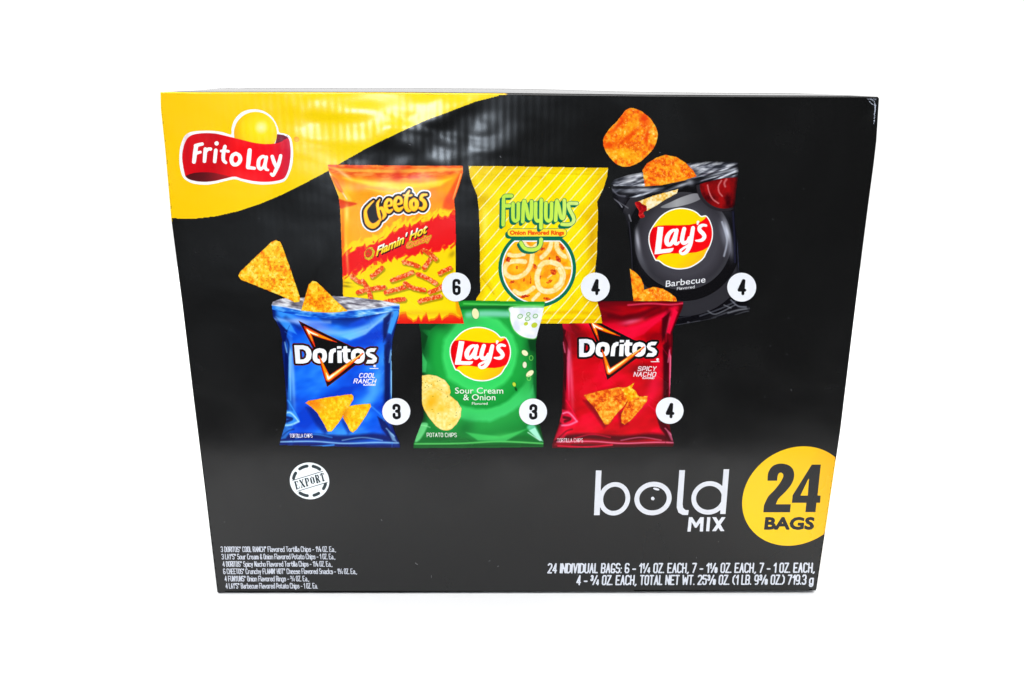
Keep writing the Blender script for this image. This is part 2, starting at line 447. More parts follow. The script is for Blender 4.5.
L = [A(x) for x in ([(170, 328, 17), (160, 390, 17), (152, 455, 15)], [(165, 326, 15), (190, 318, 14), (218, 312, 13)], [(163, 388, 13), (203, 377, 11)],
     [(243, 352, 14), (240, 400, 15), (236, 450, 14)], [(243, 380, 12), (262, 355, 13), (285, 352, 13)],
     [(327, 362, 14), (322, 410, 15), (318, 452, 14)], [(333, 307, 17), (333.5, 307, 17)],
     [(400, 332, 14), (388, 390, 15), (388, 440, 14), (408, 462, 11)], [(370, 368, 11), (398, 366, 11), (428, 371, 11)],
     [(487, 388, 14), (515, 405, 15), (522, 440, 16), (500, 472, 15), (470, 475, 15), (452, 445, 16), (460, 405, 15), (487, 388, 14)],
     [(598, 362, 16), (591, 430, 18), (584, 495, 16)], [(584, 500, 14), (636, 506, 12)],
     [(728, 420, 12), (700, 412, 13), (672, 440, 15), (668, 490, 15), (685, 512, 13), (710, 490, 12), (728, 430, 13)], [(731, 418, 14), (720, 480, 14), (728, 512, 12), (745, 520, 9)],
     [(778, 412, 14), (792, 455, 15), (808, 492, 13)], [(846, 405, 13), (830, 470, 15), (808, 520, 15), (786, 562, 12), (770, 552, 11)])]
c2 = Canvas(188, 138, 285, 178, 5, (252, 252, 252))
c2.build('lettering', c2.strokes([[(p[0], p[1], p[2]/8) for p in l] for l in L]), 4, logo, INK)

# ------------------------------------------------------------------ shared artwork bits
def lays_logo(parent, layer, mapping, label):
    """round yellow logo with a red band; traced once, placed by an affine map of the tracing"""
    src = [(95, 440), (105, 370), (140, 300), (200, 218), (260, 160), (340, 114), (430, 91), (510, 91), (590, 109), (650, 139), (695, 180), (720, 177), (748, 175), (775, 196),
           (805, 250), (828, 330), (829, 420), (805, 510), (765, 590), (725, 665), (653, 725), (564, 772), (457, 790), (368, 780), (279, 745), (217, 700), (190, 693), (170, 683), (130, 600), (104, 520)]
    mp = mapping
    O = mp(src); xs = [p[0] for p in O]; ys = [p[1] for p in O]
    c = Canvas(min(xs)-2, min(ys)-2, max(xs)+2, max(ys)+2, 4.5, (252, 252, 250))
    outer = c.poly(O, True)
    inner = outer+1.15
    u = (c.Y-min(ys))/(max(ys)-min(ys)); v = (c.X-min(xs))/(max(xs)-min(xs))
    yel = c.ramp(np.clip(v*.6+u*.55, 0, 1.2), [(0, (255, 170, 0)), (.2, (255, 222, 0)), (.75, (255, 216, 0)), (.95, (255, 190, 20)), (1.15, (250, 140, 20))])
    c.fill(inner, yel)
    band = c.poly(mp([(120, 345), (150, 313), (210, 292), (300, 287), (450, 287), (560, 282), (640, 266), (700, 242), (735, 215), (752, 190), (790, 220), (850, 290), (850, 450), (775, 535),
                      (720, 570), (640, 595), (560, 603), (450, 608), (340, 608), (270, 615), (215, 635), (185, 672), (120, 680), (60, 500)]))
    c.fill(np.maximum(band, inner), c.ramp(v, [(0, (215, 0, 15)), (.15, (250, 0, 12)), (1, (250, 10, 20))]))
    o = c.build('brand_logo', outer, layer, parent, INK, label)
    k = 1/11.378
    L = c.poly(mp([(202, 306), (267, 306), (238, 562), (300, 556), (383, 545), (372, 578), (345, 596), (165, 618)]))
    def S(p): return [(q[0], q[1], s_[2]*k) for q, s_ in zip(mp([(a[0], a[1]) for a in p]), p)]
    st = [S(x) for x in ([(420, 350, 15), (375, 345, 17), (330, 385, 24), (303, 450, 27), (312, 500, 25), (350, 500, 22), (385, 440, 20), (408, 370, 18)],
          [(418, 345, 22), (400, 430, 24), (398, 485, 22), (420, 500, 16), (442, 480, 12)],
          [(503, 328, 23), (485, 400, 24), (478, 460, 24), (500, 490, 22), (540, 470, 18), (560, 430, 18)],
          [(603, 318, 22), (588, 410, 24), (572, 500, 24), (535, 580, 22), (490, 610, 17), (462, 600, 15), (462, 575, 14), (500, 545, 13), (550, 515, 15), (575, 495, 18)],
          [(660, 250, 15), (654, 275, 9)],
          [(752, 290, 13), (712, 286, 17), (678, 308, 21), (680, 345, 23), (715, 380, 24), (733, 415, 22), (712, 450, 20), (675, 462, 16), (638, 462, 10)])]
    d = np.minimum(L, c.strokes(st))
    c.rgb[:] = (252, 252, 252)
    c.build('lettering', d, layer+1, parent, INK)
    c.rgb[:] = (250, 200, 140)
    return o

def affine(src, dst):
    S_ = np.array([[a, b, 1] for a, b in src], float); D = np.array(dst, float)
    M = np.linalg.solve(S_, D)
    return lambda pts: [tuple(np.array([p[0], p[1], 1.0])@M) for p in pts]

def chip_paint(c, d, seed, pal, speck=None, scale=2.2):
    n = fbm(c.X/scale, c.Y/scale, seed, 3)*.65+fbm(c.X/7, c.Y/7, seed+9, 2)*.45
    c.fill(d, c.ramp(n, pal))
    if speck:
        n2 = vnoise(c.X*1.1, c.Y*1.1, seed+20)
        c.fill(np.maximum(d+.3, (.80-n2)*3), speck, .45)
    return c

TORT = [(.25, (232, 98, 5)), (.4, (252, 150, 8)), (.5, (255, 182, 18)), (.6, (255, 204, 35)), (.8, (255, 230, 100))]
BBQC = [(.15, (215, 60, 5)), (.38, (245, 95, 10)), (.52, (255, 140, 15)), (.66, (255, 170, 25)), (.9, (255, 225, 120))]

def chip(name, pts, seed, layer, parent, pal, speck=None, smooth=False, round_=0.0, S=4, shade=None, label=None):
    xs = [p[0] for p in pts]; ys = [p[1] for p in pts]
    c = Canvas(min(xs)-3, min(ys)-3, max(xs)+3, max(ys)+3, S)
    d = c.poly(pts, smooth)-round_
    d = d+(fbm(c.X/2.5, c.Y/2.5, seed+4)-.5)*.6
    chip_paint(c, np.full(d.shape, -5.0), seed, pal, speck)
    if shade: shade(c)
    c.fill(-(d+.55), (190, 95, 0), .2, .5)
    return c.build(name, d, layer, parent, INK, label)

def lettering(name, items, layer, parent, col, S=5, pad=2):
    """items: (string, origin, xvec, yvec, bold[, 'pen']), each becomes a mesh of its own"""
    for it in items:
        s_, o, xv, yv, b = it[:5]
        pts = np.array([(o[0]+a*xv[0]+e*yv[0], o[1]+a*xv[1]+e*yv[1]) for a in (0, 1) for e in (-.35, 1.1)])
        c = Canvas(pts[:, 0].min()-pad, pts[:, 1].min()-pad, pts[:, 0].max()+pad, pts[:, 1].max()+pad, S, col)
        d = c.pen(s_, o, xv, yv, b) if len(it) > 5 else c.text(s_, o, xv, yv, b)
        c.build(name, d, layer, parent, INK)

def foil_edges(c, d, dark, op=.6, w=5):
    """printed shading of a plump foil bag: darker towards its sides"""
    c.fill(-(d+w*.55), dark, op, w*.55)

def crumple(c, seed, hi, lo, op=.35, sx=18, sy=7, ang=0):
    ca, sa = math.cos(ang), math.sin(ang)
    u = (c.X*ca+c.Y*sa)/sx; v = (-c.X*sa+c.Y*ca)/sy
    n = fbm(u, v, seed, 3)
    a = (sm(.55, .75, n)*op)[..., None]; b = (sm(.45, .25, n)*op)[..., None]
    c.rgb = c.rgb*(1-a)+np.array(hi, float)*a; c.rgb = c.rgb*(1-b)+np.array(lo, float)*b

DIG = {
 '3': [[(-.8, -.5), (-.78, -.8), (-.4, -1), (.2, -1), (.7, -.85), (.78, -.5), (.6, -.15), (-.05, -.06)], [(-.05, -.06), (.65, .1), (.82, .5), (.72, .86), (.2, 1), (-.4, 1), (-.8, .82), (-.84, .45)]],
 '4': [[(.25, -1), (-.85, .42)], [(-.85, .46), (.95, .46)], [(.42, -1), (.42, 1)]],
 '6': [[(.8, -.62), (.72, -.88), (.3, -1), (-.3, -1), (-.75, -.82), (-.82, -.3), (-.82, .4), (-.75, .82), (-.3, 1), (.3, 1), (.75, .82), (.82, .45), (.75, .12), (.35, 0), (-.2, 0), (-.72, .15)]]}
def badge(cx, cy, rx, ry, dig, layer, label, w=4.1, h=7.4):
    c = Canvas(cx-rx-2, cy-ry-2, cx+rx+2, cy+ry+2, 4, (240, 241, 245))
    o = c.build('count_badge', c.ell(cx, cy, rx, ry), layer, carton, INK, label)
    u = up(cx, cy, 1)
    D = np.full(c.X.shape, 6.0)
    for l in DIG[dig]:
        P = [(cx+.3+x*w*.78-y*h*.80*u[0], cy+y*h*.88) for x, y in l]
        D = np.minimum(D, c.stroke(P, 1.5, smooth=(dig != '4')))
    c.rgb[:] = (22, 22, 24)
    c.build('numeral', D, layer+1, o, INK)

def bag_root(name, c, d, layer, label):
    return c.build(name, d, layer, carton, INK, label)

# ------------------------------------------------------------------ 1. black barbecue bag
B = lambda p: Z(605, 155, 6.827, p); B8 = lambda p: Z(605, 230, 6.384, p); B7 = lambda p: Z(605, 180, 6.384, p)
c = Canvas(606, 158, 754, 330, 3, (11, 10, 15))
out = [(610.4, 183.5), (613.5, 179), (620, 176.5), (630, 173.5), (645, 170), (665, 166), (685.6, 162.6), (707.5, 160.8), (738.0, 161.4), (739.2, 164), (738.9, 177), (736.8, 192), (735.6, 206),
       (736, 222), (738.6, 245), (739.6, 269), (742.5, 285), (746.8, 299), (750.9, 309), (749.8, 313), (730, 317), (700, 322), (678, 325.8), (650, 328.5), (634, 328), (632, 300), (630.5, 258), (627.5, 235),
       (624.5, 216.5), (618, 207), (611.8, 197)]
d = c.poly(out, far=12)
# round dark skillet behind the logo
disc = c.ell(683, 241, 48.5, 49)
rr = np.hypot((c.X-683)/48.5, (c.Y-241)/49)
c.fill(c.ell(684, 243, 68, 73), (46, 45, 50)); c.fill(c.ell(684, 241, 57.5, 60), (14, 13, 16))
c.fill(disc, c.ramp(rr, [(0, (72, 70, 76)), (.7, (66, 64, 71)), (.9, (50, 48, 54)), (1, (58, 57, 62))]))
c.blob(637.5, 240, 2.2, 15, -8, (190, 190, 200), .85)
c.blob(641, 258, 3, 14, -24, (90, 90, 98), .6)
c.blob(727, 232, 2.8, 12, -14, (215, 218, 230), .95); c.blob(723.5, 236, 3, 14, -14, (120, 120, 132), .6)
c.blob(731, 250, 2.5, 9, -4, (130, 130, 145), .6); c.blob(735.5, 236, 1.6, 22, -3, (8, 8, 20), .8)
c.blob(725, 208, 4, 12, -35, (60, 60, 68), .5); c.blob(634, 222, 5, 12, 15, (8, 8, 10), .9); c.blob(646, 206, 8, 5, -30, (10, 10, 12), .8); c.blob(738, 230, 1.2, 30, -2, (14, 14, 34), .9); c.blob(632, 262, 3, 34, 0, (9, 9, 11), .9)
plate = c.poly(B([(380, 355), (440, 325), (530, 285), (620, 262), (662, 290), (600, 325), (500, 352), (420, 362)]), True)
c.fill(plate, c.ramp((c.X-660)/42, [(0, (120, 120, 124)), (.4, (165, 165, 166)), (1, (120, 118, 124))]))
# sauce bowl
bowl = c.ell(605+815/6.827, 155+205/6.827, 25.5, 24.5)
c.fill(c.ell(605+812/6.827, 155+205/6.827, 27.5, 26.5), (15, 12, 15)); c.fill(c.ell(722.8, 186, 27, 26)+.6, (52, 46, 52), .7)
c.fill(bowl+1, c.ramp(fbm(c.X/7, c.Y/9, 31), [(.2, (60, 0, 6)), (.5, (125, 8, 12)), (.8, (165, 10, 14))]))
for p, w_, o_ in ((B([(795, 175), (775, 210), (778, 250), (800, 280)]), .7, .8), (B([(700, 205), (710, 250), (735, 300), (775, 330)]), .6, .9), (B([(830, 165), (815, 190), (820, 215)]), 1.0, .7)):
    c.fill(c.stroke(p, w_), (225, 130, 130), o_, .8)
# glossy open lip
lip = c.poly(B([(36, 190), (60, 212), (140, 216), (270, 217), (360, 207), (450, 190), (620, 150), (780, 105), (912, 58), (916, 150), (800, 160), (690, 185), (600, 215), (490, 240), (400, 258), (300, 285), (150, 290), (50, 285)]))
lipc = c.ramp(fbm(c.X/12+c.Y/30, (c.Y+c.X*.28)/2.6, 41), [(.3, (12, 12, 16)), (.5, (34, 35, 42)), (.62, (90, 93, 104)), (.76, (215, 218, 226))])
c.fill(lip, lipc)
c.fill(c.stroke(B([(60, 222), (200, 224), (330, 218), (520, 190), (700, 150), (905, 85)]), 1.5), (12, 12, 15), .85, .8)
for x, y, rx, ry, a, o_ in ((645, 190, 11, 2.2, 2, .8), (630, 191.5, 8, 1.6, 0, .6), (682, 185, 9, 1.6, -18, .8), (720, 173, 12, 1.3, -16, .7), (733, 169.5, 6, 1.2, -18, .8), (690, 182, 4, 3, 35, .5)):
    c.blob(x, y, rx, ry, a, (205, 208, 218), o_)
# silvery inside of the bag
ins_ = c.poly(B([(36, 188), (60, 170), (150, 138), (260, 116), (400, 80), (550, 52), (700, 38), (912, 42), (912, 60), (780, 105), (620, 150), (450, 190), (270, 215), (60, 210)]))
c.fill(ins_, c.ramp(fbm(c.X/9, (c.Y+c.X*.25)/2.2, 51), [(.28, (40, 42, 50)), (.45, (100, 102, 112)), (.58, (165, 167, 175)), (.75, (245, 246, 250))]))
c.blob(630, 180, 8, 2.5, -12, (225, 225, 228), .7)
c.blob(694, 172, 5, 5, 0, (70, 70, 80), .7)
# left folds
for p, w_, o_ in (([(612, 198), (618, 202), (622, 207)], .6, .9), ([(616, 205), (620, 212), (624, 217)], .5, .7), ([(614, 199), (622, 204), (628, 208)], .5, .4), ([(629, 215), (631, 221)], .7, .5)):
    c.fill(c.stroke(p, w_), (205, 205, 215), o_, .6)
c.blob(622, 200, 5, 7, 30, (60, 58, 66), .5)
# bottom seam glints
for p, w_, o_ in (([(693, 322), (704, 320.5), (716, 317.5)], .5, .7), ([(728, 313), (738, 310), (749, 308.5)], .8, .8), ([(735, 315), (744, 312), (750, 311)], .5, .9), ([(724, 305), (731, 308)], .5, .5),
                  ([(688, 322.5), (689, 322.5)], .8, .9), ([(712, 318), (728, 312)], .5, .5)):
    c.fill(c.stroke(p, w_), (210, 212, 220), o_, .7)
c.fill(c.poly([(686, 322), (750, 302), (752, 314), (690, 327)])+1, (36, 36, 40), .5, 1.5)
foil_edges(c, d, (6, 6, 9), .6, 4)
for p, w_, col, o_ in (([(736.6, 205), (737.6, 235), (739, 268), (744, 290)], .5, (70, 74, 104), .8), ([(733, 212), (734.5, 240), (735, 262)], 1.0, (34, 34, 60), .7), ([(629, 222), (631.5, 250), (632, 285)], .5, (64, 62, 74), .7),
                       ([(742, 284), (748, 300), (750, 308)], .6, (96, 98, 108), .8), ([(652, 327), (676, 325), (700, 321)], .6, (70, 70, 78), .8), ([(640, 322), (665, 320), (690, 316)], .8, (40, 40, 46), .7),
                       ([(700, 316), (722, 308), (742, 298)], .7, (90, 92, 100), .7), ([(708, 311), (716, 314), (735, 305)], .5, (150, 152, 160), .7), ([(731, 300), (738, 306), (746, 307)], .7, (130, 132, 142), .8),
                       ([(722, 222), (727, 240), (724, 256)], .9, (190, 194, 208), .7), ([(613, 190), (618, 195), (625, 196)], .6, (120, 120, 130), .7)):
    c.fill(c.stroke(p, w_), col, o_, .8)
bbq = bag_root('printed_bag', c, d, 2, 'printed picture of an open black barbecue chip bag')
chip('sauced_fry_print', B([(215, 322), (330, 278), (440, 248), (500, 232), (490, 262), (420, 300), (350, 345), (285, 382)]), 61, 3, bbq, [(.2, (215, 140, 30)), (.45, (250, 200, 90)), (.6, (250, 232, 180)), (.9, (255, 245, 220))])
chip('sauce_print', B([(205, 325), (235, 318), (255, 335), (280, 345), (285, 375), (262, 392), (270, 420), (245, 430), (228, 412), (232, 380), (212, 350)]), 63, 4, bbq, [(.3, (110, 0, 10)), (.6, (180, 10, 20)), (.8, (225, 60, 50))], smooth=True)
chip('chip_print', Z(595, 95, 6.384, [(303, 480), (330, 438), (390, 400), (450, 381), (520, 395), (580, 435), (625, 480), (649, 520), (560, 547), (430, 575), (318, 583)]), 71, 4, bbq, BBQC, (255, 215, 120), S=4)
chip('chip_print', B8([(158, 248), (190, 265), (225, 300), (248, 350), (250, 400), (240, 445), (182, 455), (172, 360)]), 72, 3, bbq, BBQC, S=4)
chip('chip_print', B8([(190, 460), (205, 425), (250, 380), (310, 362), (370, 375), (420, 405), (450, 430), (460, 455), (330, 470)]), 73, 4, bbq, BBQC, (255, 235, 160), S=4)
lays_logo(bbq, 4, lambda pts: Z(640, 200, 11.378, pts), 'round red and yellow logo on the black bag')
lettering('lettering', [('Barbecue', (665.6, 286.9), (39.6, -4.6), up(685, 284, 6.3), .05), ('Flavored', (676.8, 290.0), (17.6, -2.0), up(685, 288, 2.8), .0)], 5, bbq, (235, 235, 238))

# ------------------------------------------------------------------ 2. red tortilla bag
R5 = lambda p: Z(540, 290, 6.384, p); R6 = lambda p: Z(540, 350, 6.384, p)
def doritos_bag(kind):
    if kind == 'red':
        c = Canvas(547, 296, 688, 452, 3, (205, 0, 22)); base = np.array((208, 0, 22.)); dark = (58, 0, 8); hi = (250, 10, 60); pale = (255, 130, 170)
        out = [(556, 300.3), (599.5, 300), (684, 300.4), (683.6, 307), (678, 320), (673.2, 331), (673.6, 342), (672.6, 355), (671.2, 380), (670.4, 400), (670.4, 425), (672, 434), (674.5, 443.6), (673.2, 447),
               (640, 447.6), (600, 448.2), (551.6, 448.5), (551.2, 444), (554.5, 434), (558, 423.6), (561, 412.7), (562, 390), (562.8, 365), (562, 342), (562.6, 335), (561.6, 324.5), (557, 310)]
        layer = 8
    else:
        c = Canvas(267, 291, 406, 452, 3, (12, 95, 230)); base = np.array((12, 92, 232.)); dark = (0, 14, 82); hi = (60, 160, 255); pale = (170, 225, 255)
        out = [(271.2, 304.3), (272.5, 301), (280, 298), (290, 296.6), (310, 296.2), (334, 294.9), (360, 296.8), (382, 299.6), (400.4, 303.2), (400.6, 306), (399.6, 317), (396, 329), (393.4, 339.7),
               (392.2, 357), (393, 380), (392.9, 398), (393.2, 424.6), (396.5, 434), (400.3, 441.8), (401.2, 448), (360, 447.6), (320, 446.6), (278.7, 445.4), (280.4, 438), (283.4, 428), (285.6, 421.6),
               (286.3, 407), (285, 385), (283.7, 371), (281.3, 346), (281.8, 340), (279.3, 328.5), (275.5, 321), (272.6, 317.2)]
        layer = 32
    d = c.poly(out, far=12)
    x0 = out[-1][0] if kind == 'red' else 272
    cx = (553+675)/2 if kind == 'red' else 338
    u = (c.X-cx)/60; v = (c.Y-375)/75
    n = fbm(c.X/26+c.Y/50, c.Y/16, 81 if kind == 'red' else 82, 3)
    if kind == 'red':
        c.rgb[:] = c.ramp(n+v*.06, [(.25, (150, 0, 12)), (.45, (198, 0, 14)), (.6, (216, 0, 20)), (.8, (240, 0, 40))])
    else:
        c.rgb[:] = c.ramp(n-v*.08, [(.25, (2, 58, 200)), (.45, (8, 86, 226)), (.6, (18, 105, 236)), (.8, (50, 145, 250))])
    # side wells
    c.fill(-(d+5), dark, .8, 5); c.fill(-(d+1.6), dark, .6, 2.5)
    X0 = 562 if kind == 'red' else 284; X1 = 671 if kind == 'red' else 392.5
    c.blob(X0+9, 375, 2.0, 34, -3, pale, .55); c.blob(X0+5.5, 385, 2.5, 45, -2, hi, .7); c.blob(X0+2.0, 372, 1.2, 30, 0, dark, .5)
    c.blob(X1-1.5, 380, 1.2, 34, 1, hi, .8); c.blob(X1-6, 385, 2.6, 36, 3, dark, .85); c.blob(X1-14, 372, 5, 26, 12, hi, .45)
    # diagonal sheen at right, above the seam
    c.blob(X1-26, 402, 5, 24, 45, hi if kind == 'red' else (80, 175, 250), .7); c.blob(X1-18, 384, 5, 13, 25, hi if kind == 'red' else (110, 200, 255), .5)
    # V of folds under the top crimp
    for p, w_, col, o_ in (([(X0-4, 312), (X0+20, 322), (X0+50, 330), (X0+80, 326), (X1+4, 308)], 3.0, hi, .7), ([(X0+35, 330), (X0+60, 333), (X0+85, 325), (X1, 312)], 2.5, pale if kind != 'red' else hi, .55),
                           ([(X0+2, 318), (X0+16, 328)], 2, dark, .5), ([(X1-26, 318), (X1-4, 309)], 1.6, dark, .6), ([(X0+48, 315), (X0+70, 318), (X1-12, 308)], 3, dark, .45),
                           ([(X1-2, 312), (X1-8, 330), (X1-2, 345)], 2.2, dark, .55), ([(X1-1, 318), (X1-5, 332)], .9, pale, .6)):
        c.fill(c.stroke(p, w_), col, o_, 2.5)
    def shard(P, col, o_, sf=.8): c.fill(c.poly(P), col, min(1, o_*1.35), sf*.8)
    shard([(X0-6, 322), (X0+4, 330), (X0+1, 344), (X0-2, 340)], dark, .7); shard([(X0-8, 316), (X0+6, 322), (X0+13, 334), (X0+2, 329)], hi, .55, 1.4)
    shard([(X0+1, 345), (X0+5, 360), (X0+4, 392), (X0+1, 380)], dark, .7); shard([(X0+5, 345), (X0+8, 352), (X0+7, 400), (X0+5, 372)], pale, .45, 1.2)
    shard([(X1+3, 308), (X1+7, 312), (X1-1, 334), (X1-5, 332)], hi, .7, 1.2); shard([(X1-9, 318), (X1-1, 312), (X1-5, 333), (X1-9, 342)], dark, .6, 1.5)
    shard([(X1-8, 345), (X1-3, 340), (X1-2, 400), (X1-7, 420)], dark, .6, 1.6); shard([(X1-1.5, 352), (X1, 356), (X1-.5, 400), (X1-1.6, 392)], pale, .6)
    shard([(X0+22, 305), (X0+60, 316), (X0+96, 307), (X0+64, 326), (X0+40, 322)], dark, .35, 2.5); shard([(X0+58, 336), (X0+84, 328), (X0+104, 314), (X0+82, 334), (X0+66, 340)], pale if kind != 'red' else hi, .5, 1.6)
    # crimped bottom
    by = 439
    c.fill(c.stroke([(X0-6, 439), (X0+20, 436), (X0+60, 438), (X1-18, 436), (X1+4, 440)], 3), dark, .85, 2.2)
    c.fill(c.stroke([(X0-5, 441.5), (X0+30, 441), (X0+60, 443), (X1-16, 442), (X1+6, 442.5)], .7), pale, .75, .8)
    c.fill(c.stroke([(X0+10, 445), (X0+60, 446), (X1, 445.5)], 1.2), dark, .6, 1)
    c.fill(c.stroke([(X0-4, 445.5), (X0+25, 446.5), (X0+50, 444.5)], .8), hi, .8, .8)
    # tucked corners
    for p, col, o_ in (([(X0, 409), (X0+10, 411), (X0+16, 421), (X0+3, 427), (X0-3, 420)], hi, .7), ([(X0-2, 424), (X0+8, 428), (X0+2, 438), (X0-8, 440)], hi, .6),
                       ([(X1-15, 416), (X1-8, 420), (X1-1, 430), (X1+3, 441), (X1-5, 436), (X1-11, 428)], dark, .85), ([(X1-4, 431), (X1+1, 434), (X1+5, 442), (X1, 440)], pale, .6)):
        c.fill(c.poly(p), col, o_, 1.1)
    for p, w_, col, o_ in (([(X0+1, 413), (X0+7, 412.5), (X0+15, 421)], .8, pale, .9), ([(X0, 425), (X0+7, 424.5), (X0+14, 421.5)], .9, pale, .85), ([(X0+2, 417), (X0+8, 418.5), (X0+3, 421)], 1.4, dark, .8),
                           ([(X0+4, 400), (X0+9, 408), (X0+15, 419)], .6, hi, .8), ([(X1-22, 405), (X1-12, 414), (X1-8, 420)], .7, hi, .6), ([(X0-6, 440), (X0+4, 431), (X0+10, 429)], .6, dark, .6), ([(X1-6, 428), (X1+2, 436)], .5, pale, .7),
                           ([(X1-10, 440), (X1-30, 437), (X1-50, 440)], .5, pale, .6), ([(X0+12, 438), (X0+30, 434), (X0+48, 437)], .6, hi, .6), ([(X0+1, 335), (X0+5, 345), (X0+3, 362)], 1.0, dark, .7), ([(X0+1, 342), (X0+3, 352)], .5, pale, .7),
                           ([(X1-3, 346), (X1-7, 352), (X1-4, 366)], 1.1, dark, .7), ([(X1-1.5, 350), (X1-3, 362)], .5, pale, .75)):
        c.fill(c.stroke(p, w_), col, o_, .9)
    for q in range(10):   # small creases
        x = X0+rng.rand()*12 if q % 2 else X1-rng.rand()*9; y = 312+rng.rand()*130
        c.fill(c.stroke([(x, y), (x+rng.randn()*4, y+4+rng.rand()*6)], .35), hi if q % 3 else dark, .4, .8)
    if kind == 'red':
        c.fill(c.poly([(583, 400), (600, 400), (612, 420), (604, 428), (594, 414)]), (110, 0, 12), .7, 2); c.fill(c.poly([(618, 412), (625, 410), (628, 424), (620, 427)]), (110, 0, 12), .6, 2)
    else:
        c.fill(c.poly([(306, 407), (318, 407), (332, 428), (325, 434), (316, 424)]), (0, 30, 130), .8, 2.2); c.fill(c.poly([(341, 420), (348, 416), (355, 430), (348, 434)]), (0, 40, 150), .7, 2)
    if kind == 'red':
        c.fill(c.stroke([(556, 303), (600, 304), (640, 303), (684, 303)], 2.0), (120, 0, 12), .75, 2)
        c.fill(c.stroke([(628, 305), (650, 303.5), (670, 304.5), (684, 303)], .8), (255, 60, 100), .8, .9)
        c.blob(630, 322, 12, 2.5, -12, (255, 110, 150), .75); c.blob(612, 325, 14, 4, -6, (235, 0, 40), .8); c.blob(574, 331, 10, 5, 35, (110, 5, 15), .8)
        c.blob(612, 309, 16, 4, 10, (105, 0, 10), .7)
    else:
        lipd = c.poly(Z(230, 230, 5.38, [(218, 402), (300, 414), (400, 434), (520, 442), (640, 433), (780, 421), (920, 398), (920, 430), (800, 450), (680, 470), (540, 476), (400, 462), (300, 446), (222, 425)]))
        c.fill(lipd, c.ramp(fbm(c.X/9, c.Y/2.5, 91), [(.3, (10, 70, 190)), (.5, (40, 125, 225)), (.7, (120, 190, 245)), (.85, (200, 230, 250))]))
        c.fill(c.stroke([(275, 319), (300, 321.5), (330, 322)], 1.5), (150, 190, 250), .6, 2)
        c.blob(318, 326, 14, 4, 12, (110, 130, 230), .75); c.blob(300, 321, 8, 3, 12, (170, 185, 245), .7); c.blob(349, 335, 12, 3.5, -8, (95, 195, 255), .75)
        c.blob(358, 324, 16, 3.5, -12, (5, 60, 200), .8)
        ind = c.poly(Z(230, 230, 5.38, [(215, 402), (235, 370), (300, 355), (440, 345), (560, 340), (720, 355), (925, 390), (918, 399), (780, 421), (640, 433), (520, 442), (400, 434), (300, 414)]))
        c.fill(ind, c.ramp(fbm(c.X/7, (c.Y-c.X*.12)/1.8, 95), [(.2, (90, 84, 95)), (.42, (140, 136, 145)), (.58, (185, 182, 190)), (.8, (240, 240, 242))]))
        c.fill(c.stroke(Z(230, 230, 5.38, [(225, 401), (300, 413), (400, 433), (520, 441), (640, 432), (780, 420), (915, 398)]), .45), (215, 235, 250), .8, .6)
    lab = 'printed picture of a closed red spicy tortilla chip bag' if kind == 'red' else 'printed picture of an open blue tortilla chip bag'
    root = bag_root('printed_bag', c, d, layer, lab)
    # --- logo
    if kind == 'red':
        zz = affine([(50, 340), (985, 375), (438, 751)], [(570+103/11.378, 325+158/11.378), (570+992/11.378, 325+190/11.378), (570+440/11.378, 325+558/11.378)])
    else:
        zz = lambda pts: Z(290, 315, 11.378, pts)
    k = 1/11.378
    def S(p): return [(q[0], q[1], s_[2]*k) for q, s_ in zip(zz([(a[0], a[1]) for a in p]), p)]
    P = zz([(0, 40), (1030, 830)])
    c = Canvas(P[0][0]-1, P[0][1]-1, P[1][0]+2, P[1][1]+2, 4.5, (14, 12, 12))
    tri = c.poly(zz([(98, 60), (430, 222), (700, 350), (880, 390), (880, 480), (740, 575), (590, 690), (425, 815), (385, 690), (345, 560), (240, 330)]))
    D_ = c.loops([zz([(50, 340), (150, 340), (205, 355), (240, 395), (250, 445), (240, 495), (205, 535), (150, 548), (68, 548)]), zz([(112, 386), (150, 386), (178, 405), (190, 445), (182, 480), (158, 502), (118, 502)])])
    o1 = c.strokes([S([(340, 398, 24), (385, 415, 26), (396, 460, 26), (385, 505, 26), (340, 524, 24), (295, 505, 26), (286, 460, 26), (297, 415, 26), (340, 398, 24)])])
    r_ = c.poly(zz([(440, 540), (445, 430), (462, 392), (500, 375), (525, 375), (525, 418), (505, 422), (493, 445), (490, 540)]))
    i_ = np.minimum(c.poly(zz([(540, 402), (590, 402), (593, 540), (543, 540)])), c.poly(zz([(538, 352), (588, 352), (588, 386), (538, 386)])))
    t_ = c.poly(zz([(610, 354), (650, 350), (655, 380), (690, 384), (690, 416), (656, 420), (658, 485), (668, 502), (692, 504), (690, 545), (645, 548), (615, 525), (605, 470), (605, 420), (592, 416), (592, 384), (610, 380)]))
    o2 = c.strokes([S([(775, 400, 24), (818, 417, 25), (828, 460, 26), (818, 505, 25), (775, 524, 24), (732, 505, 25), (722, 460, 26), (732, 417, 25), (775, 400, 24)])])
    s_ = c.poly(zz([(985, 375), (962, 415), (915, 415), (908, 430), (960, 450), (992, 485), (985, 525), (950, 548), (865, 548), (885, 506), (935, 506), (942, 492), (885, 465), (862, 430), (880, 388), (920, 374)]))
    let = np.minimum.reduce([D_, o1, r_, i_, t_, o2, s_])
    outer = np.minimum(tri, let-2.1)
    if kind == 'blue': c.fill(-(outer+.9), (95, 8, 8), .8)
    c.fill(c.strokes([S([(165, 128, 6), (225, 180, 26), (380, 250, 18), (535, 306, 3)]), S([(180, 150, 10), (225, 220, 20), (262, 300, 12), (285, 355, 4)])]), (225, 45, 10))
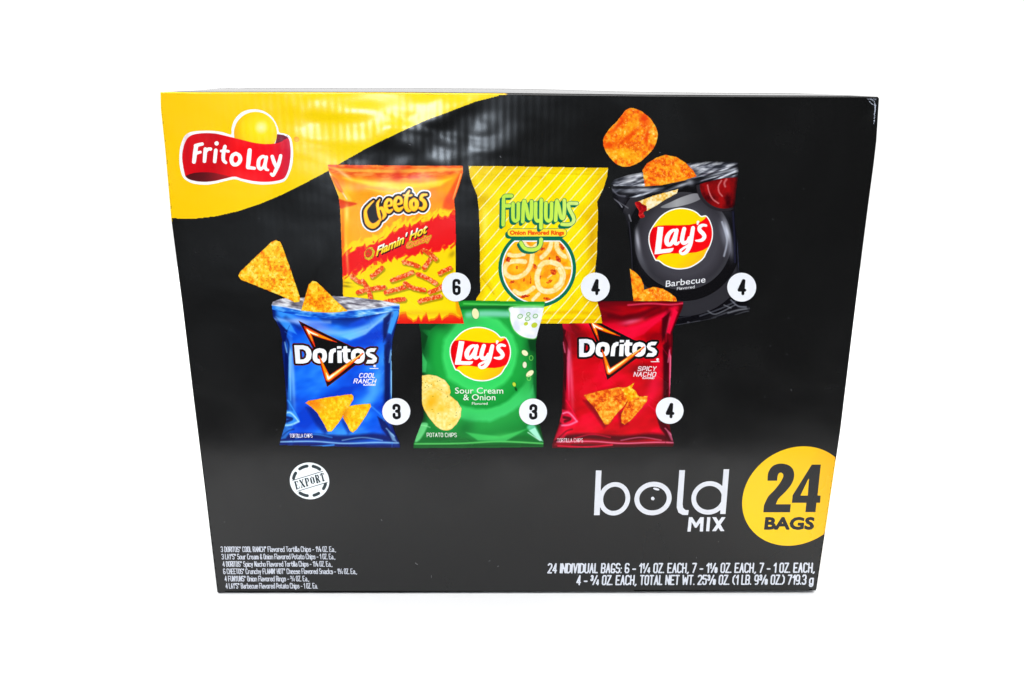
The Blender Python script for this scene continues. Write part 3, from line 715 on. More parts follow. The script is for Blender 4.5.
    c.fill(c.strokes([S([(185, 150, 4), (235, 190, 15), (370, 245, 11), (480, 285, 3)]), S([(195, 165, 8), (228, 220, 10), (258, 290, 5)])]), (255, 160, 0))
    c.fill(c.strokes([S([(195, 160, 4), (235, 193, 8), (320, 228, 4)]), S([(198, 165, 5), (222, 210, 6)])]), (255, 250, 235))
    logo = c.build('brand_logo', outer, layer+2, root, INK, 'jagged black triangle logo with flame edges')
    # --- white letters
    c.rgb[:] = (250, 250, 252)
    c.fill(c.strokes([S([(545, 388, 7), (588, 384, 7)])]), (70, 70, 75))
    c.fill(c.poly(zz([(30, 300), (230, 300), (180, 480), (30, 520)])), (225, 225, 230), .5, 2)
    c.build('lettering', let, layer+3, root, INK)
    # --- glowing bolt through the letters
    bolt = c.strokes([S([(332, 462, 5), (365, 540, 14), (400, 630, 24), (440, 725, 32)]), S([(440, 725, 32), (560, 640, 27), (700, 535, 20), (830, 435, 9)])], smooth=False)
    c.rgb[:] = (225, 40, 5)
    c.fill(c.strokes([S([(345, 485, 3), (380, 570, 9), (440, 722, 24)]), S([(440, 722, 22), (560, 636, 18), (700, 528, 13), (825, 436, 5)])], smooth=False), (255, 150, 0))
    c.fill(c.strokes([S([(415, 655, 4), (440, 718, 15)]), S([(440, 718, 15), (540, 645, 10), (640, 570, 4)]), S([(700, 525, 3), (800, 448, 5)])], smooth=False), (255, 235, 150))
    c.fill(c.strokes([S([(430, 690, 5), (442, 718, 10)]), S([(442, 718, 10), (500, 675, 5)])], smooth=False), (255, 255, 250))
    c.build('flame_bolt', bolt, layer+4, root, INK)
    # --- flavour words
    if kind == 'red':
        lettering('lettering', [('SPICY', (637.6, 370.4), (17.6, .0), (1.1, -3.9), .42, 1), ('NACHO', (633.6, 376.0), (21.4, .2), (1.1, -4.1), .42, 1), ('FLAVORED', (642.2, 378.6), (12, 0), (.2, -1.5), .12),
                                ('TORTILLA CHIPS', (557.4, 441.7), (25.4, 0), (-.2, -3.6), .17, 1)], layer+3, root, (238, 215, 220))
    else:
        lettering('lettering', [('COOL', (359.4, 377.1), (15.4, .0), (1.1, -4.0), .42, 1), ('RANCH', (353.9, 382.6), (21.4, .2), (1.1, -4.0), .42, 1), ('FLAVORED', (363.6, 385.2), (12, 0), (.2, -1.4), .12),
                                ('TORTILLA CHIPS', (290.2, 437.1), (22.4, 0), (-.3, -3.6), .17, 1)], layer+3, root, (245, 240, 250))
    lettering('lettering', [('®', ((373.6, 366.8) if kind == 'blue' else (656.2, 360.6)), (2.6, 0), (0, -2.4), .1), ('-', ((370.2, 368.8) if kind == 'blue' else (651.0, 362.2)), (8.0, 0), (0, -1.9), .4, 1)], layer+3, root, (240, 235, 240), S=6)
    # --- pictured chips
    if kind == 'red':
        R_ = lambda p: Z(540, 350, 6.384, p)
        HOT = [(.12, (170, 40, 5)), (.35, (225, 70, 5)), (.5, (245, 115, 15)), (.65, (255, 160, 30)), (.9, (255, 225, 110))]
        chip('chip_print', R_([(285, 288), (380, 262), (500, 240), (568, 240), (570, 290), (535, 350), (470, 420), (438, 468), (415, 472), (390, 430), (350, 365), (310, 320)]), 111, layer+3, root, HOT, (255, 220, 90), round_=.5)
        chip('chip_print', R_([(560, 335), (620, 300), (682, 295), (680, 322), (630, 385), (575, 445), (540, 470), (522, 462), (520, 410)]), 112, layer+3, root, HOT, (255, 220, 90), round_=.5)
        chip('flame_print', R_([(560, 330), (545, 290), (520, 250), (560, 232), (600, 208), (585, 240), (612, 262), (622, 285), (640, 300), (610, 305), (590, 322)]), 113, layer+4, root, [(.2, (255, 90, 0)), (.5, (255, 170, 0)), (.7, (255, 230, 80))])
    else:
        Q = lambda p: Z(265, 385, 6.827, p)
        def sh(c):
            c.blob(265+330/6.827, 385+125/6.827, 10, 7, 10, (235, 95, 5), .6)
            c.blob(265+545/6.827, 385+205/6.827, 3, 8, 20, (215, 95, 5), .6)
        TT = [(.15, (240, 140, 5)), (.4, (255, 180, 5)), (.6, (255, 205, 20)), (.9, (255, 235, 110))]
        chip('chip_print', Q([(282, 120), (300, 108), (420, 85), (590, 62), (603, 75), (600, 100), (550, 180), (490, 270), (455, 312), (430, 312), (405, 260), (360, 185), (320, 145)]), 121, layer+4, root, TT, (235, 120, 10), round_=.4, shade=sh)
        chip('chip_print', Q([(560, 145), (640, 132), (718, 128), (722, 145), (680, 220), (625, 300), (600, 318), (585, 310), (560, 260), (535, 220)]), 122, layer+3, root, TT, (235, 120, 10), round_=.4, shade=sh)
        P_ = lambda p: Z(230, 230, 5.38, p)
        chip('chip_print', P_([(386, 430), (405, 370), (425, 295), (445, 275), (465, 278), (500, 310), (560, 370), (630, 433), (575, 440), (520, 441), (450, 437)]), 123, layer+3, root, TORT, (215, 90, 5), round_=.4)
    return root
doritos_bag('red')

# ------------------------------------------------------------------ 3. yellow striped bag with onion rings
F5 = lambda p: Z(495, 190, 11.378, p); F6 = lambda p: Z(495, 240, 11.378, p)
c = Canvas(465, 162, 612, 328, 3, (255, 226, 0))
out = [(467.6, 165.3), (480, 165.2), (500, 165.3), (540, 165.9), (580, 166.6), (608.9, 167), (608, 176.6), (604, 189), (597.9, 201.7), (598.9, 212.7), (598.2, 235), (597.7, 253.5), (595.6, 272), (596.5, 290),
       (598.6, 303.6), (601.5, 314), (603, 323.7), (570, 324), (540, 324), (500, 324), (472, 324), (473.5, 308), (475.7, 298), (479.4, 292.6), (479.2, 260), (478.8, 230), (478, 209.5), (476.4, 195.4), (472, 185), (469.2, 176.6)]
d = c.poly(out, far=12)
c.rgb[:] = c.ramp(fbm(c.X/22, c.Y/22, 130), [(.25, (248, 214, 0)), (.5, (255, 228, 0)), (.75, (255, 238, 10))])
c.fill(-(d+4), (225, 165, 0), .5, 4)
c.blob(592, 240, 4, 32, 0, (215, 155, 0), .75); c.blob(588, 218, 7, 10, -40, (235, 180, 0), .6); c.blob(484, 200, 5, 5, 40, (215, 165, 0), .6); c.blob(485, 222, 3, 16, 0, (255, 242, 120), .6)
c.blob(480, 170, 5, 10, -30, (240, 195, 0), .5); c.blob(600, 180, 4, 9, 25, (235, 185, 0), .6)
c.blob(488, 283, 3, 11, -30, (230, 180, 0), .5); c.fill(c.stroke([(482, 278), (490, 288), (494, 294)], .5), (205, 150, 0), .5, .8)
c.fill(c.stroke([(540, 172.5), (570, 174), (604, 174)], .6), (235, 190, 0), .7, 1); c.fill(c.stroke([(480, 174), (510, 175.5), (545, 177)], .6), (240, 200, 0), .6, 1)
c.blob(542, 178, 3, 3, 0, (225, 170, 0), .5)
c.fill(c.stroke([(545, 313), (575, 312), (598, 314)], 1.5), (235, 170, 0), .7, 2); c.fill(c.stroke([(540, 320), (570, 319.5), (602, 320)], .7), (225, 160, 0), .7, .9)
c.blob(590, 303, 9, 5, 30, (240, 180, 0), .5)
uu = (c.X+c.Y*.862+vnoise(c.X/20, c.Y/20, 5)*1.2-755.9+.55) % 11.75
c.fill(np.minimum(uu, 11.75-uu)*.75-.42, (255, 252, 205), .92)
fun = bag_root('printed_bag', c, d, 14, 'printed picture of a yellow striped onion ring bag')
# round window of rings
c = Canvas(496, 234, 580, 309, 4.5, (0, 110, 80))
win_ = np.maximum(c.ell(537.2, 268, 38.9, 39.2), 237-c.Y)
c.fill(win_+3.4, (250, 252, 250)); rin = win_+4.7
w = ((fbm(c.X/5, c.Y/5, 140)-.5)*3, (fbm(c.X/5, c.Y/5, 141)-.5)*3)
c.fill(rin, c.ramp(fbm(c.X/6, c.Y/6, 142), [(.2, (250, 140, 5)), (.5, (255, 178, 5)), (.8, (255, 205, 40))]))
def ring(pts, r, sh=True):
    pts = F6([(p[0], p[1]) for p in pts]); r = r/11.378
    st = c.stroke(pts, r)
    c.fill(np.maximum(st-.5, rin), (250, 150, 10), .5, .9)
    c.fill(np.maximum(st+(fbm(c.X/2, c.Y/2, 150)-.5)*.6, rin), c.ramp(fbm(c.X/2.6, c.Y/2.6, 143), [(.25, (252, 225, 140)), (.5, (255, 238, 175)), (.8, (255, 246, 205))]), .93, .7)
ring([(640, -20), (635, 60), (600, 130), (530, 200)], 26); ring([(700, 20), (705, 90), (740, 150), (800, 190)], 26); ring([(820, 90), (840, 170), (870, 230)], 20)
ring([(160, 165), (230, 178), (330, 160)], 22)
ring([(425, 170), (410, 260), (370, 350), (290, 410), (200, 425), (130, 390), (110, 330), (150, 260), (240, 240), (340, 245)], 26)
ring([(220, 580), (290, 610), (370, 590), (440, 540)], 24); ring([(430, 680), (500, 610)], 20); ring([(700, 320), (780, 315), (860, 318)], 14)
ring([(620, 250), (540, 270), (490, 360), (480, 460), (510, 550), (590, 585), (690, 560), (755, 490), (775, 390), (740, 300), (680, 262), (620, 250)], 30)
ring([(730, 330), (760, 400), (740, 480), (690, 530)], 24)
ring([(600, 430), (640, 400)], 8); ring([(330, 20), (360, 70), (420, 90), (480, 50)], 22)
for x, y, rx, ry, a in ((545, 100, 30, 18, 0), (150, 220, 28, 30, 40), (250, 310, 12, 22, 0), (455, 300, 20, 35, -30), (665, 365, 38, 30, 40), (720, 215, 24, 42, -40), (760, 75, 22, 40, -30),
                        (190, 480, 32, 14, -15), (330, 455, 12, 20, 0), (340, 640, 55, 16, -10), (620, 470, 40, 14, -25), (405, 450, 6, 50, 0), (515, 425, 9, 20, 0), (615, 205, 10, 16, 0), (590, 670, 40, 16, 10)):
    p = F6([(x, y)])[0]
    e = c.ell(p[0], p[1], rx/11.378, ry/11.378, a)+(fbm(c.X/1.2, c.Y/1.2, 160)-.5)*1.8
    c.fill(np.maximum(e, rin), c.ramp(vnoise(c.X, c.Y, 8), [(.2, (175, 20, 10)), (.6, (235, 70, 10)), (.9, (250, 130, 20))]), .9)
rw = c.build('ring_window', win_, 15, fun, INK, 'round picture of onion rings with a green rim')
# wordmark
k = 1/11.378
UN = [[(93, 395), (96, 250), (98, 110)], [(98, 85), (120, 68), (188, 66)], [(110, 180), (165, 178)],
      [(206, 155), (205, 300), (215, 340), (235, 350), (256, 338), (264, 300), (266, 155)],
      [(316, 360), (322, 200), (330, 128)], [(332, 125), (355, 190), (375, 290), (395, 325), (412, 300), (416, 200), (416, 130)],
      [(463, 150), (462, 300), (475, 345), (500, 350), (520, 335)], [(526, 112), (524, 250), (523, 430)],
      [(580, 150), (578, 290), (588, 335), (610, 350), (634, 335), (642, 290), (644, 150)],
      [(690, 345), (697, 200), (703, 130)], [(705, 122), (725, 190), (745, 290), (765, 322), (783, 300), (790, 200), (788, 118)],
      [(930, 152), (860, 150), (835, 165), (850, 225), (893, 310), (893, 355), (865, 385), (820, 392), (762, 388)]]
TAIL = [[(525, 560), (518, 620), (480, 665), (410, 680), (335, 660), (295, 600)]]
c = Canvas(494, 189, 583, 258, 5, (0, 108, 78))
lines = [[(p[0], p[1], 22.5*k) for p in F5(l)] for l in UN]+[[(p[0], p[1], 23*k) for p in F5(l)] for l in TAIL]
sq = [F5(l) for l in UN]
L1 = c.strokes(lines)
L2 = np.minimum(c.strokes([[(x-12*k, y+12*k, r) for x, y, r in l] for l in lines]), c.strokes([[(x-24*k, y+24*k, r) for x, y, r in l] for l in lines]))
wm = np.minimum(L2, L1-.35)
c.fill(L1, c.ramp((c.X-497)/80, [(0, (190, 232, 70)), (.7, (205, 240, 80)), (1, (215, 238, 130))]))
c.fill(np.abs(L1)-.22, (30, 130, 80), .85)
c.build('brand_logo', wm, 19, fun, INK, 'tall green wordmark')
c = Canvas(503, 226, 569, 241, 5, (0, 108, 78))
pill = c.stroke(F5([(186, 484), (772, 484)]), 43*k); ps = c.stroke(F5([(158, 510), (745, 510)]), 44*k)
c.fill(pill, (255, 228, 50))
c.fill(c.text('Onion Flavored Rings', F5([(172, 506)])[0], (610*k, 0), (0, -44*k), .32), (245, 85, 10))
c.build('flavour_strip', np.minimum(pill-.45, ps), 17, fun, INK)

# ------------------------------------------------------------------ 4. green bag
G3 = lambda p: Z(405, 290, 6.384, p); G4 = lambda p: Z(405, 350, 6.384, p)
c = Canvas(408, 296, 549, 452, 3, (20, 140, 50))
out = [(417, 299.8), (440, 299.6), (461.4, 299.3), (500, 300), (546.2, 300.7), (545, 305.7), (542, 320), (538, 333.9), (536.6, 343), (537, 370), (537, 397), (539.7, 420.5), (542, 430), (544.2, 439), (544.2, 447.3),
       (500, 448), (460, 448.4), (412.8, 448.8), (413, 443), (416.5, 434), (420, 425), (423, 415.8), (422.6, 398), (421.5, 381), (421.4, 352.6), (420, 332), (417.8, 322)]
d = c.poly(out, far=12)
rr = np.hypot(c.X-479.5, (c.Y-354)*.98)
ang = np.arctan2(c.Y-354, c.X-479.5)
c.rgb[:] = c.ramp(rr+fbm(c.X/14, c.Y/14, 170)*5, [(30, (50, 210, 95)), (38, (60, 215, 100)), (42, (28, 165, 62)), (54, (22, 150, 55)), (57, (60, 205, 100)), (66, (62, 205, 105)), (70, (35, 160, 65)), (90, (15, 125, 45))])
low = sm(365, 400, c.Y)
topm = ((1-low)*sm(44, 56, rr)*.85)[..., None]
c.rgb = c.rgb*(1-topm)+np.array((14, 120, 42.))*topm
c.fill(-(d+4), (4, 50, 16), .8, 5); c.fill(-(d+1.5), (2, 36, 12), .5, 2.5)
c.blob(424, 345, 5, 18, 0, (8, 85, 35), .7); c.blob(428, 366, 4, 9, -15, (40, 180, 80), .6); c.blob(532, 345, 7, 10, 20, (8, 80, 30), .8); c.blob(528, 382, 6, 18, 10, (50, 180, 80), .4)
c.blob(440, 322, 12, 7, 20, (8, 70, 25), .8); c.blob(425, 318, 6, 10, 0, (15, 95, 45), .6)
c.fill(c.stroke([(455, 303.5), (500, 303), (546, 303)], 2.8), (25, 150, 40), 1, 1); c.fill(c.stroke([(464, 303.4), (500, 304.6), (546, 305)], .9), (90, 215, 90), .8, .9)
c.fill(c.stroke([(462, 308), (490, 307), (540, 307.6)], 1.6), (10, 90, 30), .8, 1.2)
c.fill(c.stroke([(468, 315), (485, 313.5), (511, 314)], 3.0), (130, 215, 180), .9, 2.5); c.blob(470, 321, 12, 5, 0, (50, 180, 85), .7)
c.fill(c.stroke([(414, 443), (440, 438), (480, 441), (520, 437), (543, 442)], 2.5), (12, 105, 38), .8, 2.2); c.fill(c.stroke([(415, 443.5), (460, 443), (500, 441), (543, 443)], .7), (110, 225, 110), .8, .8)
c.fill(c.stroke([(414, 446.6), (480, 446.6), (543, 446)], .9), (14, 110, 40), .7, .8)
c.fill(c.poly([(420, 424), (428, 424), (421, 438), (415, 441)], True), (120, 230, 140), .8, 1.2); c.fill(c.stroke([(421, 425), (426, 425.5), (430, 427)], .5), (150, 230, 160), .7, .9)
c.fill(c.poly([(527, 427), (534, 424), (541, 439), (536, 436)], True), (130, 235, 190), .7, 1.5); c.fill(c.stroke([(528, 432), (540, 440)], .5), (225, 255, 240), .8, .8)
c.blob(500, 436, 18, 3, -10, (70, 200, 90), .6); c.blob(466, 428, 8, 10, 30, (10, 100, 38), .6)
def shard(P, col, o_, sf=.9): c.fill(c.poly(P), col, min(1, o_*1.3), sf*.8)
shard([(421, 330), (428, 336), (424, 350), (421.4, 345)], (5, 60, 22), .7); shard([(422, 352), (427, 362), (426, 372), (422, 372)], (70, 210, 110), .5, 1.4)
shard([(528, 340), (537, 336), (537, 352), (530, 350)], (4, 60, 22), .7, 1.5); shard([(533, 356), (537, 352), (537, 395), (534, 410)], (8, 95, 38), .6, 1.5)
shard([(527, 400), (533, 385), (536, 400), (530, 418)], (75, 215, 120), .4, 2); shard([(421, 318), (440, 322), (430, 330), (420, 329)], (6, 62, 24), .7, 1.5)
shard([(466, 432), (500, 436), (528, 428), (505, 441), (478, 440)], (70, 210, 100), .55, 1.6); shard([(424, 438), (460, 436), (440, 441)], (8, 100, 36), .6, 1.2)
shard([(529, 430), (535, 427), (543, 441), (538, 439)], (190, 250, 225), .6)
# dip bowl with chives
bowl = c.poly(G3([(683, 108), (893, 108), (885, 190), (860, 250), (835, 302), (800, 307), (745, 292), (700, 255), (676, 200), (672, 150)]), True)
c.fill(bowl-.8, (120, 220, 100), .8); c.fill(bowl, c.ramp(fbm(c.X/6, c.Y/6, 180), [(.3, (225, 228, 238)), (.7, (250, 250, 252))]))
c.fill(np.maximum(bowl, c.poly(G3([(690, 90), (895, 90), (895, 112), (690, 112)]))), (60, 190, 80), .6)
for x, y, r_, f in ((735, 167, 18, 0), (787, 152, 14, 0), (783, 182, 18, 0), (832, 165, 17, 0), (772, 214, 14, 1), (826, 223, 20, 1)):
    p = G3([(x, y)])[0]
    e = c.ell(p[0], p[1], r_/6.384, r_*.8/6.384, -25)
    if f: c.fill(e, (190, 205, 50))
    else: c.fill(np.abs(e+.35)-.35, (90, 165, 60)); c.fill(e+1, (225, 235, 215))
for x, y, rx, ry, a, col in ((450, 150, 22, 34, -10, (240, 238, 180)), (765, 400, 22, 16, 40, (240, 242, 190)), (764, 476, 13, 20, 0, (232, 232, 200)), (797, 531, 28, 16, -40, (245, 240, 190)),
                             (697, 600, 10, 14, -20, (190, 220, 60)), (708, 630, 6, 12, -20, (10, 70, 25))):
    p = G3([(x, y)])[0]; e = c.ell(p[0], p[1], rx/6.384, ry/6.384, a)
    c.fill(e-.5, (10, 90, 35), .5, .8); c.fill(e, col)
for x, y in ((805, 432), (791, 560)):
    p = G3([(x, y)])[0]; c.fill(np.abs(c.ell(p[0], p[1], 1.8, 2.3))-.3, (120, 210, 90))
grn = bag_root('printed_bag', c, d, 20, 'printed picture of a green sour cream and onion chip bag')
PALE = [(.2, (245, 190, 60)), (.45, (252, 220, 110)), (.65, (255, 232, 145)), (.9, (255, 240, 180))]
def shg(c):
    c.blob(405+170/6.384, 350+330/6.384, 7, 12, 30, (245, 175, 10), .85); c.blob(405+230/6.384, 350+375/6.384, 5, 4, 0, (245, 185, 10), .7)
    for q in range(16):
        c.blob(c.xs[0]+rng.rand()*(c.xs[-1]-c.xs[0]), c.ys[0]+rng.rand()*(c.ys[-1]-c.ys[0]), .55, .45, 0, (140, 120, 20), .8)
chip('chip_print', G4([(109, 160), (150, 156), (200, 162), (255, 190), (285, 230), (291, 270), (280, 300), (200, 310), (109, 300)]), 190, 21, grn, PALE, shade=shg)
chip('chip_print', G4([(109, 270), (150, 240), (190, 236), (240, 262), (290, 290), (335, 328), (360, 370), (357, 420), (330, 470), (300, 500), (270, 512), (235, 508), (195, 480), (150, 425), (122, 375), (109, 340)]), 191, 22, grn, PALE, shade=shg)
mA = affine([(235, 305), (755, 290), (485, 625)], [(248, 237), (740, 290), (470, 550)])
lays_logo(grn, 22, lambda pts: Z(440, 320, 11.378, mA(pts)), 'round red and yellow logo on the green bag')
lettering('lettering', [('Sour Cream', (455.2, 393.1), (48, 0), up(479, 390, 6.0), .04), ('& Onion', (463.4, 399.7), (32, 0), up(479, 397, 5.9), .04), ('Flavored', (472, 404.3), (15.6, 0), (0, -2.6), .0),
                        ('POTATO CHIPS', (427.2, 436.4), (29.4, 0), (-.2, -3.8), .24, 1)], 23, grn, (232, 240, 228))

# ------------------------------------------------------------------ 5. orange and red flame bag
H2 = lambda p: Z(320, 150, 6.384, p); H3 = lambda p: Z(320, 230, 6.384, p); HC = lambda p: Z(355, 180, 11.378, p)
c = Canvas(324, 161, 468, 328, 3, (255, 150, 10))
out = [(327, 163.7), (350, 164), (400, 164.6), (463.6, 165), (463.9, 172), (460, 186), (455, 200), (456, 209.5), (456.7, 235), (456.6, 257), (456.7, 285), (459.5, 303.6), (462.5, 313), (465, 324), (430, 324), (400, 324.2),
       (338, 324), (341, 310), (342.4, 297), (341.8, 270), (340.6, 238), (339.5, 210), (338, 197), (333, 184), (328.6, 173.5)]
d = c.poly(out, far=12)
c.rgb[:] = c.ramp(fbm(c.X/20, c.Y/20, 200), [(.25, (255, 140, 5)), (.5, (255, 158, 10)), (.75, (255, 172, 20))])
# crimped top
c.fill(c.poly([(322, 158), (470, 158), (470, 172), (440, 176), (395, 180), (350, 176), (322, 172)]), c.ramp(fbm(c.X/9, c.Y/3, 201), [(.3, (235, 70, 15)), (.5, (250, 105, 25)), (.75, (255, 150, 60))]), 1, 2.5)
c.fill(c.poly([(322, 165.5), (340, 168), (380, 170), (470, 167.5), (470, 170), (400, 173), (340, 171.5)]), (255, 195, 70), .75, 1.2)
c.fill(c.poly([(343, 178), (370, 186), (400, 190), (440, 186), (452, 178), (420, 183), (380, 182)]), (255, 222, 20), .95, 2)
c.fill(c.poly([(366, 188), (400, 192), (440, 184), (415, 194), (385, 195)]), (255, 210, 10), .8, 2.5)
c.blob(398, 175, 5, 6, 0, (230, 40, 10), .7); c.blob(348, 190, 6, 5, 20, (255, 200, 20), .8); c.blob(345, 175, 9, 2.0, 35, (255, 235, 170), .7)
def lick(sd, a):   # flame tongues leaning to the right
    u_ = (c.X+c.Y*.7)/8.5+(fbm(c.X/11, c.Y/11, sd)-.5)*2.4
    return a*(np.abs((u_ % 1)-.5)*2)**1.5
wv = ((fbm(c.X/5, c.Y/5, 210)-.5)*4.0, lick(211, 5.0)-2+(fbm(c.X/5, c.Y/5, 212, 2)-.5)*3)
c.blob(345, 215, 4, 26, 0, (255, 205, 30), .8)
ylw = c.poly(H2([(120, 640), (225, 585), (330, 560), (420, 505), (490, 455), (600, 440), (720, 395), (800, 385), (880, 340), (880, 2000), (120, 2000)]), warp=wv, far=10)
c.fill(ylw-1.0, (255, 205, 0), .6, 1); c.fill(ylw, (255, 218, 0))
redb = c.poly(H2([(110, 675), (230, 635), (330, 605), (420, 560), (500, 500), (600, 480), (720, 435), (800, 425), (890, 385), (890, 590), (760, 641), (640, 655), (500, 688), (400, 705), (300, 755), (215, 790), (140, 815), (100, 830)]), warp=wv, far=10)
c.fill(redb-.7, (255, 120, 0), .8, .8); c.fill(redb, (240, 8, 14))
lowz = sm(262, 285, c.Y)[..., None]*0
# pile of crunchy sticks on the yellow ground
c.blob(400, 300, 45, 22, 0, (255, 232, 0), .7)
for q, (x0, y0, x1, y1) in enumerate(((352, 276, 364, 283), (358, 292, 384, 287), (363, 281, 371, 299), (372, 276, 382, 268), (386, 292, 408, 286), (392, 280, 412, 272), (405, 283, 424, 290), (418, 274, 436, 283),
                                      (424, 268, 432, 256), (430, 292, 446, 284), (420, 301, 440, 296), (385, 302, 404, 299), (424, 250, 436, 259), (404, 262, 418, 266), (440, 273, 450, 268))):
    m_ = ((x0+x1)/2+rng.randn(), (y0+y1)/2+rng.randn())
    st = c.stroke([(x0, y0), m_, (x1, y1)], 2.3)+(fbm(c.X/1.6, c.Y/1.6, 220+q)-.5)*1.6
    c.fill(c.stroke([(x0+1, y0+1.5), (m_[0]+1, m_[1]+1.5), (x1+1, y1+1.5)], 2.6), (150, 125, 0), .75, .8)
    c.fill(st, c.ramp(fbm(c.X/1.3, c.Y/1.3, 240+q), [(.25, (222, 45, 8)), (.5, (246, 92, 25)), (.72, (255, 175, 125))]))
# flames along the bottom seam
fl = c.poly([(330, 316.5), (470, 316.5), (470, 330), (330, 330)], warp=((fbm(c.X/3, c.Y/5, 230)-.5)*5, (vnoise(c.X/2.6, c.Y*0, 231)-.5)*9), far=10)
c.fill(c.poly([(330, 311), (470, 311), (470, 315), (330, 315)]), (235, 170, 0), .5, 3)
c.fill(fl, c.ramp((c.Y-314)/9, [(0, (245, 90, 0)), (.5, (240, 40, 5)), (1, (235, 20, 5))]))
# tucked corners and side folds
c.fill(c.poly([(328, 172), (334, 176), (345, 190), (352, 201), (340, 200)], True), (255, 210, 60), .8, 1.5)
c.fill(c.stroke([(329, 172.5), (339, 187), (347, 199)], .6), (255, 245, 215), .9, .8)
c.fill(c.poly([(337, 199), (346, 201), (357, 203.5), (347, 207), (339, 208)], True), (228, 45, 10), .85, 1.2)
c.fill(c.poly([(331, 176), (338, 180), (343, 192), (338, 190)], True), (240, 90, 15), .7, 1.2)
c.blob(347, 213, 2.0, 8, 0, (255, 235, 120), .8)
c.fill(c.poly([(462, 170), (450, 190), (443, 207), (455, 209), (456, 198), (461, 184)], True), (250, 75, 15), .85, 2)
c.fill(c.stroke([(461, 174), (456, 190), (453, 199)], .6), (255, 215, 120), .8, .8); c.blob(449, 200, 5, 5, 20, (240, 70, 10), .7)
c.blob(343, 245, 1.8, 40, 0, (235, 60, 10), .6); c.blob(347, 255, 1.6, 22, -4, (255, 235, 120), .5)
c.fill(c.poly([(456, 300), (459, 303), (463, 316), (457, 312)], True), (240, 150, 0), .8, 1.0)
c.blob(346, 286, 5, 1.2, 6, (120, 95, 0), .7); c.blob(347, 282.5, 5, .9, 6, (140, 110, 0), .6); c.blob(452, 254, 2.5, 4, 40, (160, 120, 0), .6)
che = bag_root('printed_bag', c, d, 26, 'printed picture of an orange and red flame patterned snack bag')
# wordmark
def SK(l): return [(355+p[0]/11.378, 180+p[1]/11.378, p[2]/11.378) for p in l]
W = [[(212, 238, 9), (165, 285, 15), (122, 345, 19), (125, 420, 25), (150, 490, 31), (200, 522, 32), (250, 500, 26), (278, 462, 16)],
     [(282, 220, 9), (258, 270, 18), (264, 340, 19), (276, 400, 20), (294, 455, 12)], [(270, 330, 16), (305, 320, 22), (325, 355, 24), (338, 395, 24), (318, 440, 12)],
     [(372, 295, 12), (415, 280, 18), (410, 232, 20), (375, 225, 20), (350, 270, 24), (356, 330, 26), (388, 358, 24), (425, 335, 12)],
     [(485, 275, 12), (528, 258, 18), (520, 208, 20), (480, 200, 20), (455, 250, 25), (462, 310, 27), (498, 338, 26), (545, 308, 12)],
     [(618, 122, 12), (590, 180, 24), (578, 260, 26), (582, 310, 26), (605, 345, 22), (635, 345, 12)], [(555, 172, 12), (600, 178, 16), (645, 172, 12)],
     [(672, 218, 20), (700, 245, 26), (702, 295, 26), (672, 332, 26), (640, 300, 27), (640, 250, 25), (672, 218, 20)],
     [(815, 165, 14), (770, 172, 20), (752, 210, 22), (785, 240, 24), (798, 285, 26), (775, 325, 24), (738, 318, 16)]]
c = Canvas(358, 182, 434, 236, 5, (250, 250, 255))
L1 = c.strokes([SK(l) for l in W])
fillr = np.minimum(L1, c.poly(HC([(160, 330), (250, 300), (300, 460), (220, 500), (160, 440)]))+2)
outer = L1-3.3
outer = np.minimum(outer, c.poly(HC([(150, 300), (260, 260), (400, 330), (300, 470), (180, 520)])))
c.fill(np.minimum(L1-1.9, c.poly(HC([(128, 330), (200, 262), (262, 250), (400, 300), (640, 280), (400, 350), (290, 480), (200, 520), (140, 440)]))-.3), (14, 12, 16))
c.fill(L1, c.ramp((c.Y-(216-(c.X-365)*.12))/16+fbm(c.X/2.5, c.Y/2.5, 250)*.4, [(-1.2, (255, 240, 170)), (-.6, (255, 225, 60)), (0, (255, 214, 10)), (1.1, (255, 195, 0)), (1.6, (245, 130, 10))]))
c.fill(np.maximum(-(L1+.55), L1), (250, 120, 20), .7)
c.build('brand_logo', outer, 28, che, INK, 'bouncy yellow wordmark outlined in black and white')
# flavour words
c = Canvas(372, 222, 434, 262, 5, (70, 0, 0))
k = 1/11.378
o1 = (350+300*k, 215+462*k)
T1 = c.text("Flamin' Hot", o1, (565*k, -262*k), (2.2, -9.6), .42)
T1s = c.text("Flamin' Hot", (o1[0]+.9, o1[1]+1.2), (565*k, -262*k), (2.2, -9.6), .5)
c.fill(T1, c.ramp((c.Y-(o1[1]-(c.X-o1[0])*.464))/9.0, [(-1.0, (255, 255, 255)), (-.62, (255, 250, 220)), (-.45, (255, 222, 40)), (0, (255, 210, 20))]))
c.build('flavour_lettering', np.minimum(T1, T1s), 28, che, INK)
c = Canvas(402, 232, 434, 252, 5, (255, 200, 30))
o2 = (350+645*k, 215+378*k)
T2 = c.text('Crunchy', o2, (265*k, -100*k), (1.0, -5.6), .35)
c.fill(T2-.8, (120, 60, 0)); c.fill(T2-.45, (255, 215, 40)); c.fill(T2, (235, 70, 25)); c.fill(T2+.35, (255, 190, 120), .6)
c.build('flavour_lettering', T2-.9, 29, che, INK)
c = Canvas(362, 246, 377, 264, 5, (225, 190, 20))
pep = c.ell(369.5, 253.5, 4.8, 6.6, 20)+(fbm(c.X/1.5, c.Y/1.5, 260)-.5)*1.5
c.fill(c.ell(368.8, 253, 3.4, 4.6, 20), (235, 40, 15)); c.fill((.42-vnoise(c.X*1.5, c.Y*1.5, 261))*-3+.2, (110, 120, 10), .5)
c.build('pepper_print', pep, 28, che, INK)

# ------------------------------------------------------------------ 6. blue tortilla bag
doritos_bag('blue')

